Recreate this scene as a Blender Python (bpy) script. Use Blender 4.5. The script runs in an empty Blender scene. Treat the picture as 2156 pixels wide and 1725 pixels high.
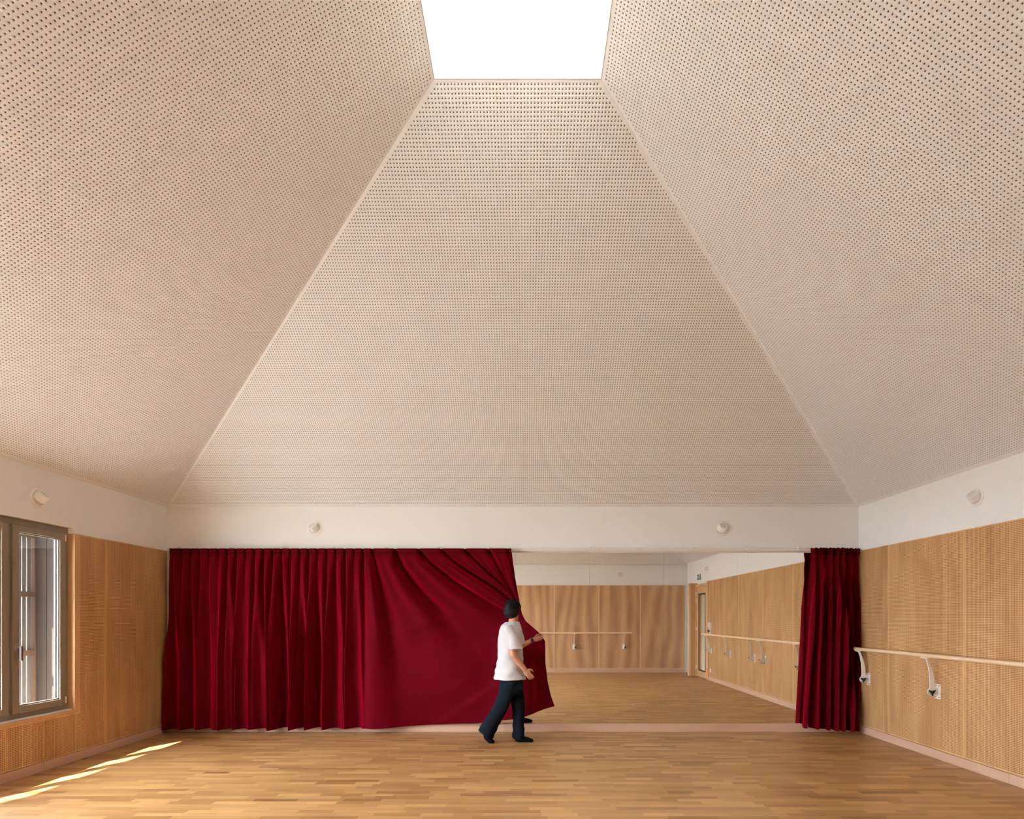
import bpy, math, random
import numpy as np
from mathutils import Vector, Matrix

random.seed(7)
rng = np.random.default_rng(7)
scene = bpy.context.scene
COL = scene.collection
PI = math.pi

# ------------------------------------------------------------------ camera
FPX, PPX, PPY, IW, IH = 1155.0, 1108.6, 1300.0, 2156.0, 1725.0
CAMZ = 1.52
cam_d = bpy.data.cameras.new('camera')
cam_d.sensor_fit = 'HORIZONTAL'
cam_d.sensor_width = 36.0
cam_d.lens = FPX / IW * 36.0
cam_d.shift_x = (IW / 2 - PPX) / IW
cam_d.shift_y = (PPY - IH / 2) / IW
cam_d.clip_start = 0.05
cam = bpy.data.objects.new('camera', cam_d)
COL.objects.link(cam)
cam.location = (0, 0, CAMZ)
cam.rotation_euler = (PI / 2, 0, 0)
scene.camera = cam

# ------------------------------------------------------------------ world, sun, exposure
w = bpy.data.worlds.new('sky')
scene.world = w
w.use_nodes = True
bg = w.node_tree.nodes['Background']
bg.inputs['Color'].default_value = (0.905, 0.99, 1.145, 1)
bg.inputs['Strength'].default_value = 32.0

SUN_A, SUN_B = 0.60, 1.1            # metres east / north travelled per metre of drop
sun_d = bpy.data.lights.new('sun', 'SUN')
sun_d.energy = 45.0
sun_d.angle = math.radians(0.53)
sun_d.color = (1.0, 0.95, 0.87)
sun = bpy.data.objects.new('sun', sun_d)
COL.objects.link(sun)
sun.rotation_euler = Vector((SUN_A, SUN_B, -1.0)).to_track_quat('-Z', 'Y').to_euler()
sun.location = (-8, -6, 12)


def portal(name, loc, direction, sx, sy):
    d = bpy.data.lights.new(name, 'AREA')
    d.shape = 'RECTANGLE'
    d.size, d.size_y = sx, sy
    d.cycles.is_portal = True
    o = bpy.data.objects.new(name, d)
    COL.objects.link(o)
    o.location = loc
    o.rotation_euler = Vector(direction).to_track_quat('-Z', 'Y').to_euler()
    return o


vs = scene.view_settings
vs.view_transform = 'Standard'
vs.look = 'None'
vs.gamma = 1.0
vs.use_curve_mapping = False
vs.exposure = 0.43
scene.cycles.use_denoising = True
scene.cycles.denoising_prefilter = 'NONE'
scene.cycles.max_bounces = 8
scene.cycles.diffuse_bounces = 5
scene.cycles.glossy_bounces = 3
scene.cycles.transparent_max_bounces = 8
scene.cycles.use_adaptive_sampling = True
scene.cycles.adaptive_threshold = 0.05
scene.cycles.adaptive_min_samples = 16
scene.cycles.sample_clamp_indirect = 20.0

# ------------------------------------------------------------------ room dimensions (metres)
XL, XR, YB, YF = -4.76, 4.40, -0.50, 7.30     # side walls, rear wall (behind the camera), mirror wall
ZW, ZC, ZT = 2.40, 2.986, 5.44                # top of the wood, foot and top of the sloping ceiling
SX0, SX1, SY0, SY1 = -0.668, 0.540, 2.81, 3.986   # rooflight
ZS = 6.62                                     # top of the rooflight well, added tall to shut out the sun
WY0, WY1, WZ0, WZ1 = 0.45, 5.78, 0.555, 2.46  # window opening in the left wall, lengthened out of view for more daylight
portal('rooflight_portal', ((SX0 + SX1) / 2, (SY0 + SY1) / 2, ZS + 0.03), (0, 0, -1), SX1 - SX0, SY1 - SY0)
portal('window_portal', (XL - 0.22, (WY0 + WY1) / 2, (WZ0 + WZ1) / 2), (1, 0, 0), WZ1 - WZ0, WY1 - WY0)


def px2w(px, py, Y):
    return Vector(((px - PPX) * Y / FPX, Y, CAMZ + (PPY - py) * Y / FPX))


# ------------------------------------------------------------------ materials
def new_mat(name):
    m = bpy.data.materials.new(name)
    m.use_nodes = True
    nt = m.node_tree
    return m, nt, nt.nodes['Principled BSDF']


def plain(name, col, rough=0.5, metal=0.0, spec=0.5, noise=0.0, nscale=8.0):
    m, nt, b = new_mat(name)
    b.inputs['Base Color'].default_value = (*col, 1)
    b.inputs['Roughness'].default_value = rough
    b.inputs['Metallic'].default_value = metal
    b.inputs['Specular IOR Level'].default_value = spec
    if noise:
        tc = nt.nodes.new('ShaderNodeTexCoord')
        n = nt.nodes.new('ShaderNodeTexNoise')
        n.inputs['Scale'].default_value = nscale
        n.inputs['Detail'].default_value = 4
        nt.links.new(tc.outputs['Object'], n.inputs['Vector'])
        mr = nt.nodes.new('ShaderNodeMapRange')
        mr.inputs['To Min'].default_value = 1 - noise
        mr.inputs['To Max'].default_value = 1 + noise
        nt.links.new(n.outputs['Fac'], mr.inputs['Value'])
        mx = nt.nodes.new('ShaderNodeVectorMath')
        mx.operation = 'SCALE'
        mx.inputs[0].default_value = col
        nt.links.new(mr.outputs['Result'], mx.inputs['Scale'])
        nt.links.new(mx.outputs['Vector'], b.inputs['Base Color'])
    return m


def wood(name, c_dark, c_light, rough=0.5, grain_axis='Y', scale=1.0, contrast=1.0, attr=None, blotch=0.3,
         spec=0.4, perf=None, felt=(0.03, 0.02, 0.015), cathedral=0.0, coat=0.0):
    """grain along one local axis; attr = per-piece random value; perf = (pitch, half hole) square holes"""
    m, nt, b = new_mat(name)
    N, L = nt.nodes, nt.links
    tc = N.new('ShaderNodeTexCoord')
    vec = tc.outputs['Object']
    if attr:
        at = N.new('ShaderNodeAttribute')
        at.attribute_name = attr
        mul = N.new('ShaderNodeMath'); mul.operation = 'MULTIPLY'; mul.inputs[1].default_value = 37.0
        L.new(at.outputs['Fac'], mul.inputs[0])
        cmb = N.new('ShaderNodeCombineXYZ')
        L.new(mul.outputs[0], cmb.inputs['X']); L.new(mul.outputs[0], cmb.inputs['Z'])
        add = N.new('ShaderNodeVectorMath'); add.operation = 'ADD'
        L.new(vec, add.inputs[0]); L.new(cmb.outputs[0], add.inputs[1])
        vec = add.outputs[0]
    else:
        oi = N.new('ShaderNodeObjectInfo')
        mul = N.new('ShaderNodeMath'); mul.operation = 'MULTIPLY'; mul.inputs[1].default_value = 41.0
        L.new(oi.outputs['Random'], mul.inputs[0])
        cmb = N.new('ShaderNodeCombineXYZ')
        for k in 'XYZ':
            L.new(mul.outputs[0], cmb.inputs[k])
        add = N.new('ShaderNodeVectorMath'); add.operation = 'ADD'
        L.new(vec, add.inputs[0]); L.new(cmb.outputs[0], add.inputs[1])
        vec = add.outputs[0]
    mp = N.new('ShaderNodeMapping')
    hi, lo = 45.0 * scale, 2.2 * scale
    mp.inputs['Scale'].default_value = {'X': (lo, hi, hi), 'Y': (hi, lo, hi), 'Z': (hi, hi, lo)}[grain_axis]
    L.new(vec, mp.inputs['Vector'])
    n1 = N.new('ShaderNodeTexNoise'); n1.inputs['Scale'].default_value = 1.0
    n1.inputs['Detail'].default_value = 6; n1.inputs['Roughness'].default_value = 0.62
    L.new(mp.outputs[0], n1.inputs['Vector'])
    mp2 = N.new('ShaderNodeMapping')
    hi2, lo2 = 5.0 * scale, 1.0 * scale
    mp2.inputs['Scale'].default_value = {'X': (lo2, hi2, hi2), 'Y': (hi2, lo2, hi2), 'Z': (hi2, hi2, lo2)}[grain_axis]
    L.new(vec, mp2.inputs['Vector'])
    n2 = N.new('ShaderNodeTexNoise'); n2.inputs['Scale'].default_value = 1.0
    n2.inputs['Detail'].default_value = 3; n2.inputs['Distortion'].default_value = 0.6
    L.new(mp2.outputs[0], n2.inputs['Vector'])
    # fac = 0.5 + contrast*(n1-.5)*.8 + blotch*(n2-.5)*1.6
    a1 = N.new('ShaderNodeMath'); a1.operation = 'MULTIPLY_ADD'
    a1.inputs[1].default_value = 0.9 * contrast; a1.inputs[2].default_value = 0.5 - 0.45 * contrast - 0.9 * blotch
    L.new(n1.outputs['Fac'], a1.inputs[0])
    a2 = N.new('ShaderNodeMath'); a2.operation = 'MULTIPLY_ADD'; a2.inputs[1].default_value = 1.8 * blotch
    L.new(n2.outputs['Fac'], a2.inputs[0]); L.new(a1.outputs[0], a2.inputs[2])
    fac = a2.outputs[0]
    if cathedral:
        wv = N.new('ShaderNodeTexWave'); wv.bands_direction = 'X'
        wv.inputs['Scale'].default_value = 0.9; wv.inputs['Distortion'].default_value = 16.0
        wv.inputs['Detail'].default_value = 2.0; wv.inputs['Detail Scale'].default_value = 0.6
        mp3 = N.new('ShaderNodeMapping'); mp3.inputs['Scale'].default_value = (1.0, 0.32, 1.0)
        L.new(vec, mp3.inputs['Vector']); L.new(mp3.outputs[0], wv.inputs['Vector'])
        a3 = N.new('ShaderNodeMath'); a3.operation = 'MULTIPLY_ADD'; a3.inputs[1].default_value = cathedral
        L.new(wv.outputs['Fac'], a3.inputs[0]); L.new(fac, a3.inputs[2])
        a4 = N.new('ShaderNodeMath'); a4.operation = 'SUBTRACT'; a4.inputs[1].default_value = cathedral * 0.5
        L.new(a3.outputs[0], a4.inputs[0]); fac = a4.outputs[0]
    if attr:
        a5 = N.new('ShaderNodeMath'); a5.operation = 'MULTIPLY_ADD'
        a5.inputs[1].default_value = 0.90; L.new(at.outputs['Fac'], a5.inputs[0]); L.new(fac, a5.inputs[2])
        a6 = N.new('ShaderNodeMath'); a6.operation = 'SUBTRACT'; a6.inputs[1].default_value = 0.45
        L.new(a5.outputs[0], a6.inputs[0]); fac = a6.outputs[0]
    mix = N.new('ShaderNodeMix'); mix.data_type = 'RGBA'
    mix.inputs[6].default_value = (*c_dark, 1); mix.inputs[7].default_value = (*c_light, 1)
    L.new(fac, mix.inputs[0])
    colour = mix.outputs[2]
    if perf:
        colour = perf_mask(nt, tc.outputs['Object'], colour, perf[0], perf[1], felt, square=True)
    L.new(colour, b.inputs['Base Color'])
    b.inputs['Roughness'].default_value = rough
    b.inputs['Specular IOR Level'].default_value = spec
    b.inputs['Coat Weight'].default_value = coat
    b.inputs['Coat Roughness'].default_value = 0.22
    return m


def perf_mask(nt, vec, colour, pitch, half, felt, square):
    """far perforations, too fine for geometry: each hole of the grid is painted as a dark spot"""
    N, L = nt.nodes, nt.links
    sc = N.new('ShaderNodeVectorMath'); sc.operation = 'SCALE'; sc.inputs['Scale'].default_value = 1 / pitch
    L.new(vec, sc.inputs[0])
    fr = N.new('ShaderNodeVectorMath'); fr.operation = 'FRACTION'; L.new(sc.outputs[0], fr.inputs[0])
    sb = N.new('ShaderNodeVectorMath'); sb.operation = 'SUBTRACT'; sb.inputs[1].default_value = (0.5, 0.5, 0)
    L.new(fr.outputs[0], sb.inputs[0])
    ab = N.new('ShaderNodeVectorMath'); ab.operation = 'ABSOLUTE'; L.new(sb.outputs[0], ab.inputs[0])
    sp = N.new('ShaderNodeSeparateXYZ'); L.new(ab.outputs[0], sp.inputs[0])
    d = N.new('ShaderNodeMath')
    if square:
        d.operation = 'MAXIMUM'; L.new(sp.outputs[0], d.inputs[0]); L.new(sp.outputs[1], d.inputs[1])
        dist = d.outputs[0]
    else:
        x2 = N.new('ShaderNodeMath'); x2.operation = 'MULTIPLY'
        L.new(sp.outputs[0], x2.inputs[0]); L.new(sp.outputs[0], x2.inputs[1])
        d.operation = 'MULTIPLY_ADD'
        L.new(sp.outputs[1], d.inputs[0]); L.new(sp.outputs[1], d.inputs[1]); L.new(x2.outputs[0], d.inputs[2])
        sq = N.new('ShaderNodeMath'); sq.operation = 'SQRT'; L.new(d.outputs[0], sq.inputs[0]); dist = sq.outputs[0]
    lt = N.new('ShaderNodeMath'); lt.operation = 'LESS_THAN'; lt.inputs[1].default_value = half / pitch
    L.new(dist, lt.inputs[0])
    mx = N.new('ShaderNodeMix'); mx.data_type = 'RGBA'; mx.inputs[7].default_value = (*felt, 1)
    L.new(lt.outputs[0], mx.inputs[0]); L.new(colour, mx.inputs[6])
    return mx.outputs[2]


def white_perf(name, col, pitch, r, felt):
    m, nt, b = new_mat(name)
    rgb = nt.nodes.new('ShaderNodeRGB'); rgb.outputs[0].default_value = (*col, 1)
    tc = nt.nodes.new('ShaderNodeTexCoord')
    c = perf_mask(nt, tc.outputs['Object'], rgb.outputs[0], pitch, r, felt, square=False)
    nt.links.new(c, b.inputs['Base Color'])
    b.inputs['Roughness'].default_value = 0.85
    return m


def glass_mat(name, refl=0.10, tint=(0.97, 0.98, 0.97)):
    m = bpy.data.materials.new(name)
    m.use_nodes = True
    nt = m.node_tree
    nt.nodes.remove(nt.nodes['Principled BSDF'])
    out = nt.nodes['Material Output']
    t = nt.nodes.new('ShaderNodeBsdfTransparent'); t.inputs['Color'].default_value = (*tint, 1)
    g = nt.nodes.new('ShaderNodeBsdfGlossy'); g.inputs['Roughness'].default_value = 0.02
    x = nt.nodes.new('ShaderNodeMixShader'); x.inputs['Fac'].default_value = refl
    nt.links.new(t.outputs[0], x.inputs[1]); nt.links.new(g.outputs[0], x.inputs[2])
    nt.links.new(x.outputs[0], out.inputs['Surface'])
    return m


def velvet(name, col, sheen=0.6):
    m, nt, b = new_mat(name)
    N, L = nt.nodes, nt.links
    tc = N.new('ShaderNodeTexCoord')
    n = N.new('ShaderNodeTexNoise'); n.inputs['Scale'].default_value = 3.0; n.inputs['Detail'].default_value = 5
    L.new(tc.outputs['Object'], n.inputs['Vector'])
    mr = N.new('ShaderNodeMapRange'); mr.inputs['To Min'].default_value = 0.82; mr.inputs['To Max'].default_value = 1.2
    L.new(n.outputs['Fac'], mr.inputs['Value'])
    s = N.new('ShaderNodeVectorMath'); s.operation = 'SCALE'; s.inputs[0].default_value = col
    L.new(mr.outputs[0], s.inputs['Scale']); L.new(s.outputs[0], b.inputs['Base Color'])
    b.inputs['Roughness'].default_value = 0.75
    b.inputs['Specular IOR Level'].default_value = 0.04
    b.inputs['Sheen Weight'].default_value = sheen
    b.inputs['Sheen Roughness'].default_value = 0.5
    b.inputs['Sheen Tint'].default_value = (0.95, 0.0, 0.045, 1)
    return m


WHITE = (0.80, 0.80, 0.785)
FELT = (0.035, 0.024, 0.017)
CP, CRAD, CDEP = 0.0255, 0.0047, 0.0125       # ceiling perforation pitch, radius, board thickness
WP, WHALF, WDEP = 0.0160, 0.0040, 0.012       # wood perforation pitch, half hole, board thickness
M = {}
M['white'] = plain('white_paint', WHITE, 0.85)
M['ceil'] = plain('ceiling_board', (0.82, 0.822, 0.812), 0.88)
M['ceil_perf'] = white_perf('ceiling_board_far', (0.82, 0.822, 0.812), CP, CRAD * 0.9, (0.22, 0.165, 0.12))  # spots in a dark gypsum tone: shade in the holes put into colour
M['gypsum'] = plain('shaded_gypsum_edge', (0.34, 0.255, 0.19), 0.95)  # ceiling hole sides, darkened so the colour carries the shade inside
M['endgrain'] = plain('shaded_end_grain', (0.24, 0.10, 0.035), 0.9)  # panel hole sides: darker end grain, with the shade in the holes added
M['felt'] = plain('acoustic_felt', FELT, 0.95)
W_D, W_L = (0.47, 0.230, 0.084), (0.80, 0.495, 0.220)
M['ply'] = wood('perforated_plywood', W_D, W_L, 0.5, 'Y', 1.0, 0.7, blotch=0.75)
M['ply_perf'] = wood('perforated_plywood_far', W_D, W_L, 0.5, 'Y', 1.0, 0.7, blotch=0.75, perf=(WP, WHALF), felt=FELT)
M['ply_rear'] = wood('perforated_plywood_rear', (0.36, 0.175, 0.075), (0.72, 0.455, 0.245), 0.5, 'Y', 0.8, 0.6, blotch=0.4, cathedral=0.42,
                     perf=(WP, 0.0016), felt=FELT)
M['base'] = wood('skirting_wood', (0.52, 0.305, 0.195), (0.72, 0.485, 0.345), 0.5, 'X', 0.8, 0.7, blotch=0.5)
M['base_y'] = wood('skirting_wood_side', (0.52, 0.305, 0.195), (0.72, 0.485, 0.345), 0.5, 'Y', 0.8, 0.7, blotch=0.5)
M['lining'] = wood('lining_wood', (0.50, 0.27, 0.115), (0.72, 0.44, 0.225), 0.5, 'Z', 1.0, 0.8, blotch=0.4)
M['floor'] = wood('oak_strip', (0.255, 0.113, 0.033), (0.60, 0.345, 0.135), 0.36, 'X', 1.0, 0.85, attr='rnd', blotch=0.2, spec=0.5)
M['subfloor'] = plain('subfloor', (0.10, 0.05, 0.025), 0.9)
M['winframe'] = wood('window_paint', (0.215, 0.178, 0.130), (0.31, 0.262, 0.20), 0.42, 'Z', 0.9, 0.6, blotch=0.4)
M['barre'] = wood('barre_beech', (0.74, 0.50, 0.30), (0.88, 0.66, 0.44), 0.4, 'Y', 1.0, 0.4, blotch=0.2)
M['barre_x'] = wood('barre_beech_rear', (0.74, 0.50, 0.30), (0.88, 0.66, 0.44), 0.4, 'X', 1.0, 0.4, blotch=0.2)
M['enamel'] = plain('cream_enamel', (0.82, 0.79, 0.72), 0.35)
M['plastic'] = plain('white_plastic', (0.83, 0.80, 0.76), 0.4)
M['black'] = plain('black_plastic', (0.012, 0.012, 0.014), 0.4)
M['steel'] = plain('brushed_steel', (0.62, 0.61, 0.60), 0.3, 1.0)
M['glass'] = glass_mat('window_glass', 0.05)
M['roofglass'] = glass_mat('rooflight_glass', 0.04)
M['velvet'] = velvet('red_velvet', (0.092, 0.0003, 0.0042), 0.85)
M['velvet_tape'] = velvet('red_heading_tape', (0.085, 0.0008, 0.004), 0.15)
M['mirror'] = plain('mirror_silver', (0.90, 0.885, 0.84), 0.0, 1.0)
M['mirror_edge'] = plain('mirror_edge', (0.35, 0.36, 0.33), 0.3)
M['rail'] = plain('rail_paint', (0.78, 0.73, 0.67), 0.45)
M['skin'] = plain('skin', (0.50, 0.235, 0.135), 0.5, noise=0.08, nscale=20)
M['hair'] = plain('black_hair', (0.0055, 0.0055, 0.0045), 0.6, spec=0.2, noise=0.4, nscale=60)
M['shirt'] = plain('white_cotton', (0.53, 0.505, 0.50), 0.9)
M['trousers'] = plain('navy_cotton', (0.0085, 0.012, 0.017), 0.9, spec=0.1, noise=0.2, nscale=12)
M['socks'] = plain('dark_sock', (0.006, 0.008, 0.011), 0.9, spec=0.1)
M['green'] = plain('sign_green', (0.0, 0.16, 0.09), 0.4)
M['gasket'] = plain('black_gasket', (0.01, 0.01, 0.01), 0.5)
M['oak_door'] = wood('oak_door', (0.52, 0.30, 0.13), (0.74, 0.47, 0.24), 0.45, 'Z', 1.0, 0.7, blotch=0.4)
M['larch'] = wood('shade_dark_larch', (0.010, 0.0050, 0.0020), (0.032, 0.018, 0.008), 0.7, 'Z', 0.8, 0.9, blotch=0.6)  # planks darkened so the colour stands in for porch shade
M['larch_pale'] = wood('dimmed_larch', (0.055, 0.042, 0.032), (0.095, 0.078, 0.062), 0.7, 'Z', 0.8, 0.6, blotch=0.4)  # slats darkened too, to hold down the strong outdoor light
M['larch_stain'] = wood('brown_stained_larch', (0.045, 0.020, 0.008), (0.085, 0.042, 0.018), 0.7, 'Z')
M['outside'] = plain('pale_gravel', (0.30, 0.285, 0.26), 0.95, noise=0.2, nscale=3)
M['soffit'] = plain('soffit_paint', (0.60, 0.56, 0.50), 0.9)


# ------------------------------------------------------------------ mesh helpers
class MB:
    def __init__(self):
        self.v, self.f, self.mi = [], [], []

    def add(self, verts, faces, mi=0):
        o = len(self.v)
        self.v += [tuple(p) for p in verts]
        self.f += [tuple(i + o for i in f) for f in faces]
        self.mi += [mi] * len(faces)

    def box(self, x0, x1, y0, y1, z0, z1, mi=0):
        self.add([(x0, y0, z0), (x1, y0, z0), (x1, y1, z0), (x0, y1, z0), (x0, y0, z1), (x1, y0, z1), (x1, y1, z1), (x0, y1, z1)],
                 [(0, 3, 2, 1), (4, 5, 6, 7), (0, 1, 5, 4), (1, 2, 6, 5), (2, 3, 7, 6), (3, 0, 4, 7)], mi)

    def tube(self, pts, rad, n=16, mi=0, cap=True):
        pts = [Vector(p) for p in pts]
        rads = rad if isinstance(rad, (list, tuple)) else [rad] * len(pts)
        rings, up = [], None
        for i, p in enumerate(pts):
            d = (pts[min(i + 1, len(pts) - 1)] - pts[max(i - 1, 0)]).normalized()
            if up is None:
                up = Vector((0, 0, 1)) if abs(d.z) < 0.9 else Vector((1, 0, 0))
            a = d.cross(up).normalized()
            b = a.cross(d).normalized()
            up = b
            rings.append([p + rads[i] * (math.cos(2 * PI * k / n) * a + math.sin(2 * PI * k / n) * b) for k in range(n)])
        self.rings(rings, mi, cap)

    def rings(self, rings, mi=0, cap=True):
        n = len(rings[0])
        o = len(self.v)
        for r in rings:
            self.v += [tuple(p) for p in r]
        for i in range(len(rings) - 1):
            for k in range(n):
                a, b = o + i * n + k, o + i * n + (k + 1) % n
                self.f.append((a, b, b + n, a + n)); self.mi.append(mi)
        if cap:
            self.f.append(tuple(o + k for k in reversed(range(n)))); self.mi.append(mi)
            e = o + (len(rings) - 1) * n
            self.f.append(tuple(e + k for k in range(n))); self.mi.append(mi)

    def lathe(self, c, axis, prof, n=24, mi=0, cap=True):
        c, ax = Vector(c), Vector(axis).normalized()
        a = ax.cross(Vector((0, 0, 1)) if abs(ax.z) < 0.9 else Vector((1, 0, 0))).normalized()
        b = ax.cross(a)
        self.rings([[c + ax * h + r * (math.cos(2 * PI * k / n) * a + math.sin(2 * PI * k / n) * b) for k in range(n)]
                    for r, h in prof], mi, cap)

    def prism(self, poly, ax_u, ax_v, ax_w, org, w0, w1, mi=0):
        """extrude a closed 2-D polygon along ax_w"""
        U, V, Wd, O = Vector(ax_u), Vector(ax_v), Vector(ax_w), Vector(org)
        n = len(poly)
        vs_ = [O + U * p[0] + V * p[1] + Wd * w0 for p in poly] + [O + U * p[0] + V * p[1] + Wd * w1 for p in poly]
        fs = [tuple(reversed(range(n))), tuple(range(n, 2 * n))] + [(i, (i + 1) % n, n + (i + 1) % n, n + i) for i in range(n)]
        self.add(vs_, fs, mi)

    def build(self, name, mats, parent=None, smooth=False, bevel=0.0, origin=None, auto=None):
        me = bpy.data.meshes.new(name)
        org = Vector(origin) if origin else Vector((0, 0, 0))
        me.from_pydata([tuple(Vector(p) - org) for p in self.v], [], self.f)
        for m_ in (mats if isinstance(mats, (list, tuple)) else [mats]):
            me.materials.append(m_)
        me.polygons.foreach_set('material_index', self.mi)
        if smooth:
            me.polygons.foreach_set('use_smooth', [True] * len(self.f))
        me.update()
        o = bpy.data.objects.new(name, me)
        COL.objects.link(o)
        o.location = org
        if parent:
            put(o, parent)
        if auto:
            md = o.modifiers.new('edge', 'EDGE_SPLIT'); md.split_angle = math.radians(auto)
        if bevel:
            md = o.modifiers.new('bevel', 'BEVEL'); md.width = bevel; md.segments = 2; md.limit_method = 'ANGLE'
        return o


def put(o, parent):
    """parent, keeping the world placement (all parents here carry pure translations)"""
    o.parent = parent
    base = Vector((0, 0, 0))
    p = parent
    while p is not None:
        base += p.location
        p = p.parent
    o.location = o.location - base


def empty(name, loc):
    o = bpy.data.objects.new(name, None)
    o.empty_display_size = 0.1
    COL.objects.link(o)
    o.location = loc
    return o


def tag(o, label=None, cat=None, group=None, kind=None):
    if label: o['label'] = label
    if cat: o['category'] = cat
    if group: o['group'] = group
    if kind: o['kind'] = kind
    return o


def struct(o, label=None):
    o['kind'] = 'structure'
    if label: o['label'] = label
    return o


def mesh_np(name, verts, loops, starts, mats, mat_idx):
    me = bpy.data.meshes.new(name)
    nv, nl, nf = len(verts), len(loops), len(starts)
    me.vertices.add(nv); me.vertices.foreach_set('co', np.ascontiguousarray(verts, np.float32).ravel())
    me.loops.add(nl); me.loops.foreach_set('vertex_index', loops.astype(np.int32))
    me.polygons.add(nf); me.polygons.foreach_set('loop_start', starts.astype(np.int32))
    me.polygons.foreach_set('material_index', mat_idx.astype(np.int32))
    for m_ in mats: me.materials.append(m_)
    me.update(calc_edges=True)
    return me


def cell_template(kind, p, r, depth):
    h = p / 2
    C = [(h, h, 0), (-h, h, 0), (-h, -h, 0), (h, -h, 0)]
    if kind == 'hex':
        H = [(r * math.cos(k * PI / 3), r * math.sin(k * PI / 3)) for k in range(6)]
        v = C + [(x, y, 0) for x, y in H] + [(x, y, -depth) for x, y in H]
        f = [(3, 0, 4), (0, 5, 4), (0, 1, 6, 5), (1, 7, 6), (1, 2, 7), (2, 8, 7), (2, 3, 9, 8), (3, 4, 9)]
        n = 6
    else:
        H = [(r, r), (-r, r), (-r, -r), (r, -r)]
        v = C + [(x, y, 0) for x, y in H] + [(x, y, -depth) for x, y in H]
        f = [(k, (k + 1) % 4, 4 + (k + 1) % 4, 4 + k) for k in range(4)]
        n = 4
    f += [(4 + k, 4 + (k + 1) % n, 4 + n + (k + 1) % n, 4 + n + k) for k in range(n)]
    return np.array(v), f, n


def perf_object(name, O, U, V, Nn, kind, p, r, depth, centers, quads, mats, parent):
    """board with real holes: centers (n,2) of holed cells; quads: list of (4 points (u,v,w), material slot)"""
    centers = np.array(centers, float).reshape(-1, 2)
    T, F, nw = cell_template(kind, p, r, depth)
    n, k = len(centers), len(T)
    vv = (T[None] + np.concatenate([centers, np.zeros((n, 1))], 1)[:, None, :]).reshape(-1, 3)
    lt = np.concatenate([np.array(f) for f in F])
    sz = np.array([len(f) for f in F])
    loops = (lt[None] + (np.arange(n) * k)[:, None]).ravel()
    sizes = np.tile(sz, n)
    mi = np.tile(np.array([0] * (len(F) - nw) + [3] * nw), n)
    if quads:
        qv = np.array([q[0] for q in quads], float).reshape(-1, 3)
        vv = np.concatenate([vv, qv])
        loops = np.concatenate([loops, n * k + np.arange(len(qv))])
        sizes = np.concatenate([sizes, np.full(len(quads), 4)])
        mi = np.concatenate([mi, np.array([q[1] for q in quads])])
    starts = np.concatenate([[0], np.cumsum(sizes)[:-1]])
    me = mesh_np(name, vv, loops, starts, mats, mi)
    o = bpy.data.objects.new(name, me)
    COL.objects.link(o)
    mw = Matrix((U, V, Nn)).transposed().to_4x4()
    mw.translation = Vector(O)
    if parent:
        o.parent = parent
        base = Vector((0, 0, 0)); q = parent
        while q is not None:
            base += q.location; q = q.parent
        mw.translation = mw.translation - base
    o.matrix_local = mw
    return o


def Q(u0, u1, v0, v1, w=0.0, s=0):
    return ([(u0, v0, w), (u1, v0, w), (u1, v1, w), (u0, v1, w)], s)


# ================================================================== SETTING
# ---- floor: strip parquet
floor = MB(); floor.box(XL - 0.2, XR + 0.2, YB - 0.2, YF + 0.2, -0.16, -0.0125)
floor = struct(floor.build('floor', M['subfloor']), 'oak strip parquet floor of the dance room')


def plank_verts(x0, x1, y0, y1, z):
    return [(x0, y0, z), (x1, y0, z), (x1, y1, z), (x0, y1, z), (x0, y0, -0.0125), (x1, y0, -0.0125), (x1, y1, -0.0125), (x0, y1, -0.0125)]


PF = [(0, 1, 2, 3), (0, 4, 5, 1), (1, 5, 6, 2), (2, 6, 7, 3), (3, 7, 4, 0)]
SW = 0.067
planks = []
row = 0
y = YB
while y < YF - 0.01:
    y1 = min(y + SW, YF)
    x = XL - random.uniform(0, 0.45)
    tone = random.uniform(-0.06, 0.06)
    while x < XR:
        L_ = random.uniform(0.22, 0.52)
        a, b_ = max(x, XL), min(x + L_, XR)
        if b_ - a > 0.02:
            rv = min(1, max(0, random.gauss(0.5, 0.21) + tone))
            planks.append((a + 0.0004, b_ - 0.0004, y + 0.0004, y1 - 0.0004, random.uniform(-0.0002, 0.0), rv))
        x += L_
    y = y1


def seen_size(pk):
    xm, ym = (pk[0] + pk[1]) / 2, (pk[2] + pk[3]) / 2
    if ym < 1: return 0
    px, py = PPX + xm / ym * FPX, PPY + CAMZ / ym * FPX
    if px < 10 or px > IW - 10 or py > IH - 3: return 0
    return (pk[1] - pk[0]) / ym * (SW / ym ** 2)


order = sorted(range(len(planks)), key=lambda i: -seen_size(planks[i]))
big = set(order[:300])
sv, sf, sr = [], [], []
for i, pk in enumerate(planks):
    vv = plank_verts(*pk[:5])
    if i in big:
        me = bpy.data.meshes.new('plank')
        cx, cy = (pk[0] + pk[1]) / 2, (pk[2] + pk[3]) / 2
        me.from_pydata([(a - cx, b_ - cy, c) for a, b_, c in vv], [], PF)
        me.materials.append(M['floor'])
        at = me.attributes.new('rnd', 'FLOAT', 'FACE'); at.data.foreach_set('value', [pk[5]] * 5)
        o = bpy.data.objects.new('plank', me); COL.objects.link(o)
        o.location = (cx, cy, 0); put(o, floor)
    else:
        k = len(sv); sv += vv; sf += [tuple(j + k for j in f) for f in PF]; sr += [pk[5]] * 5
me = bpy.data.meshes.new('plank_field')
me.from_pydata(sv, [], sf); me.materials.append(M['floor'])
at = me.attributes.new('rnd', 'FLOAT', 'FACE'); at.data.foreach_set('value', sr)
o = bpy.data.objects.new('plank_field', me); COL.objects.link(o); put(o, floor); o['kind'] = 'stuff'

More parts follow.
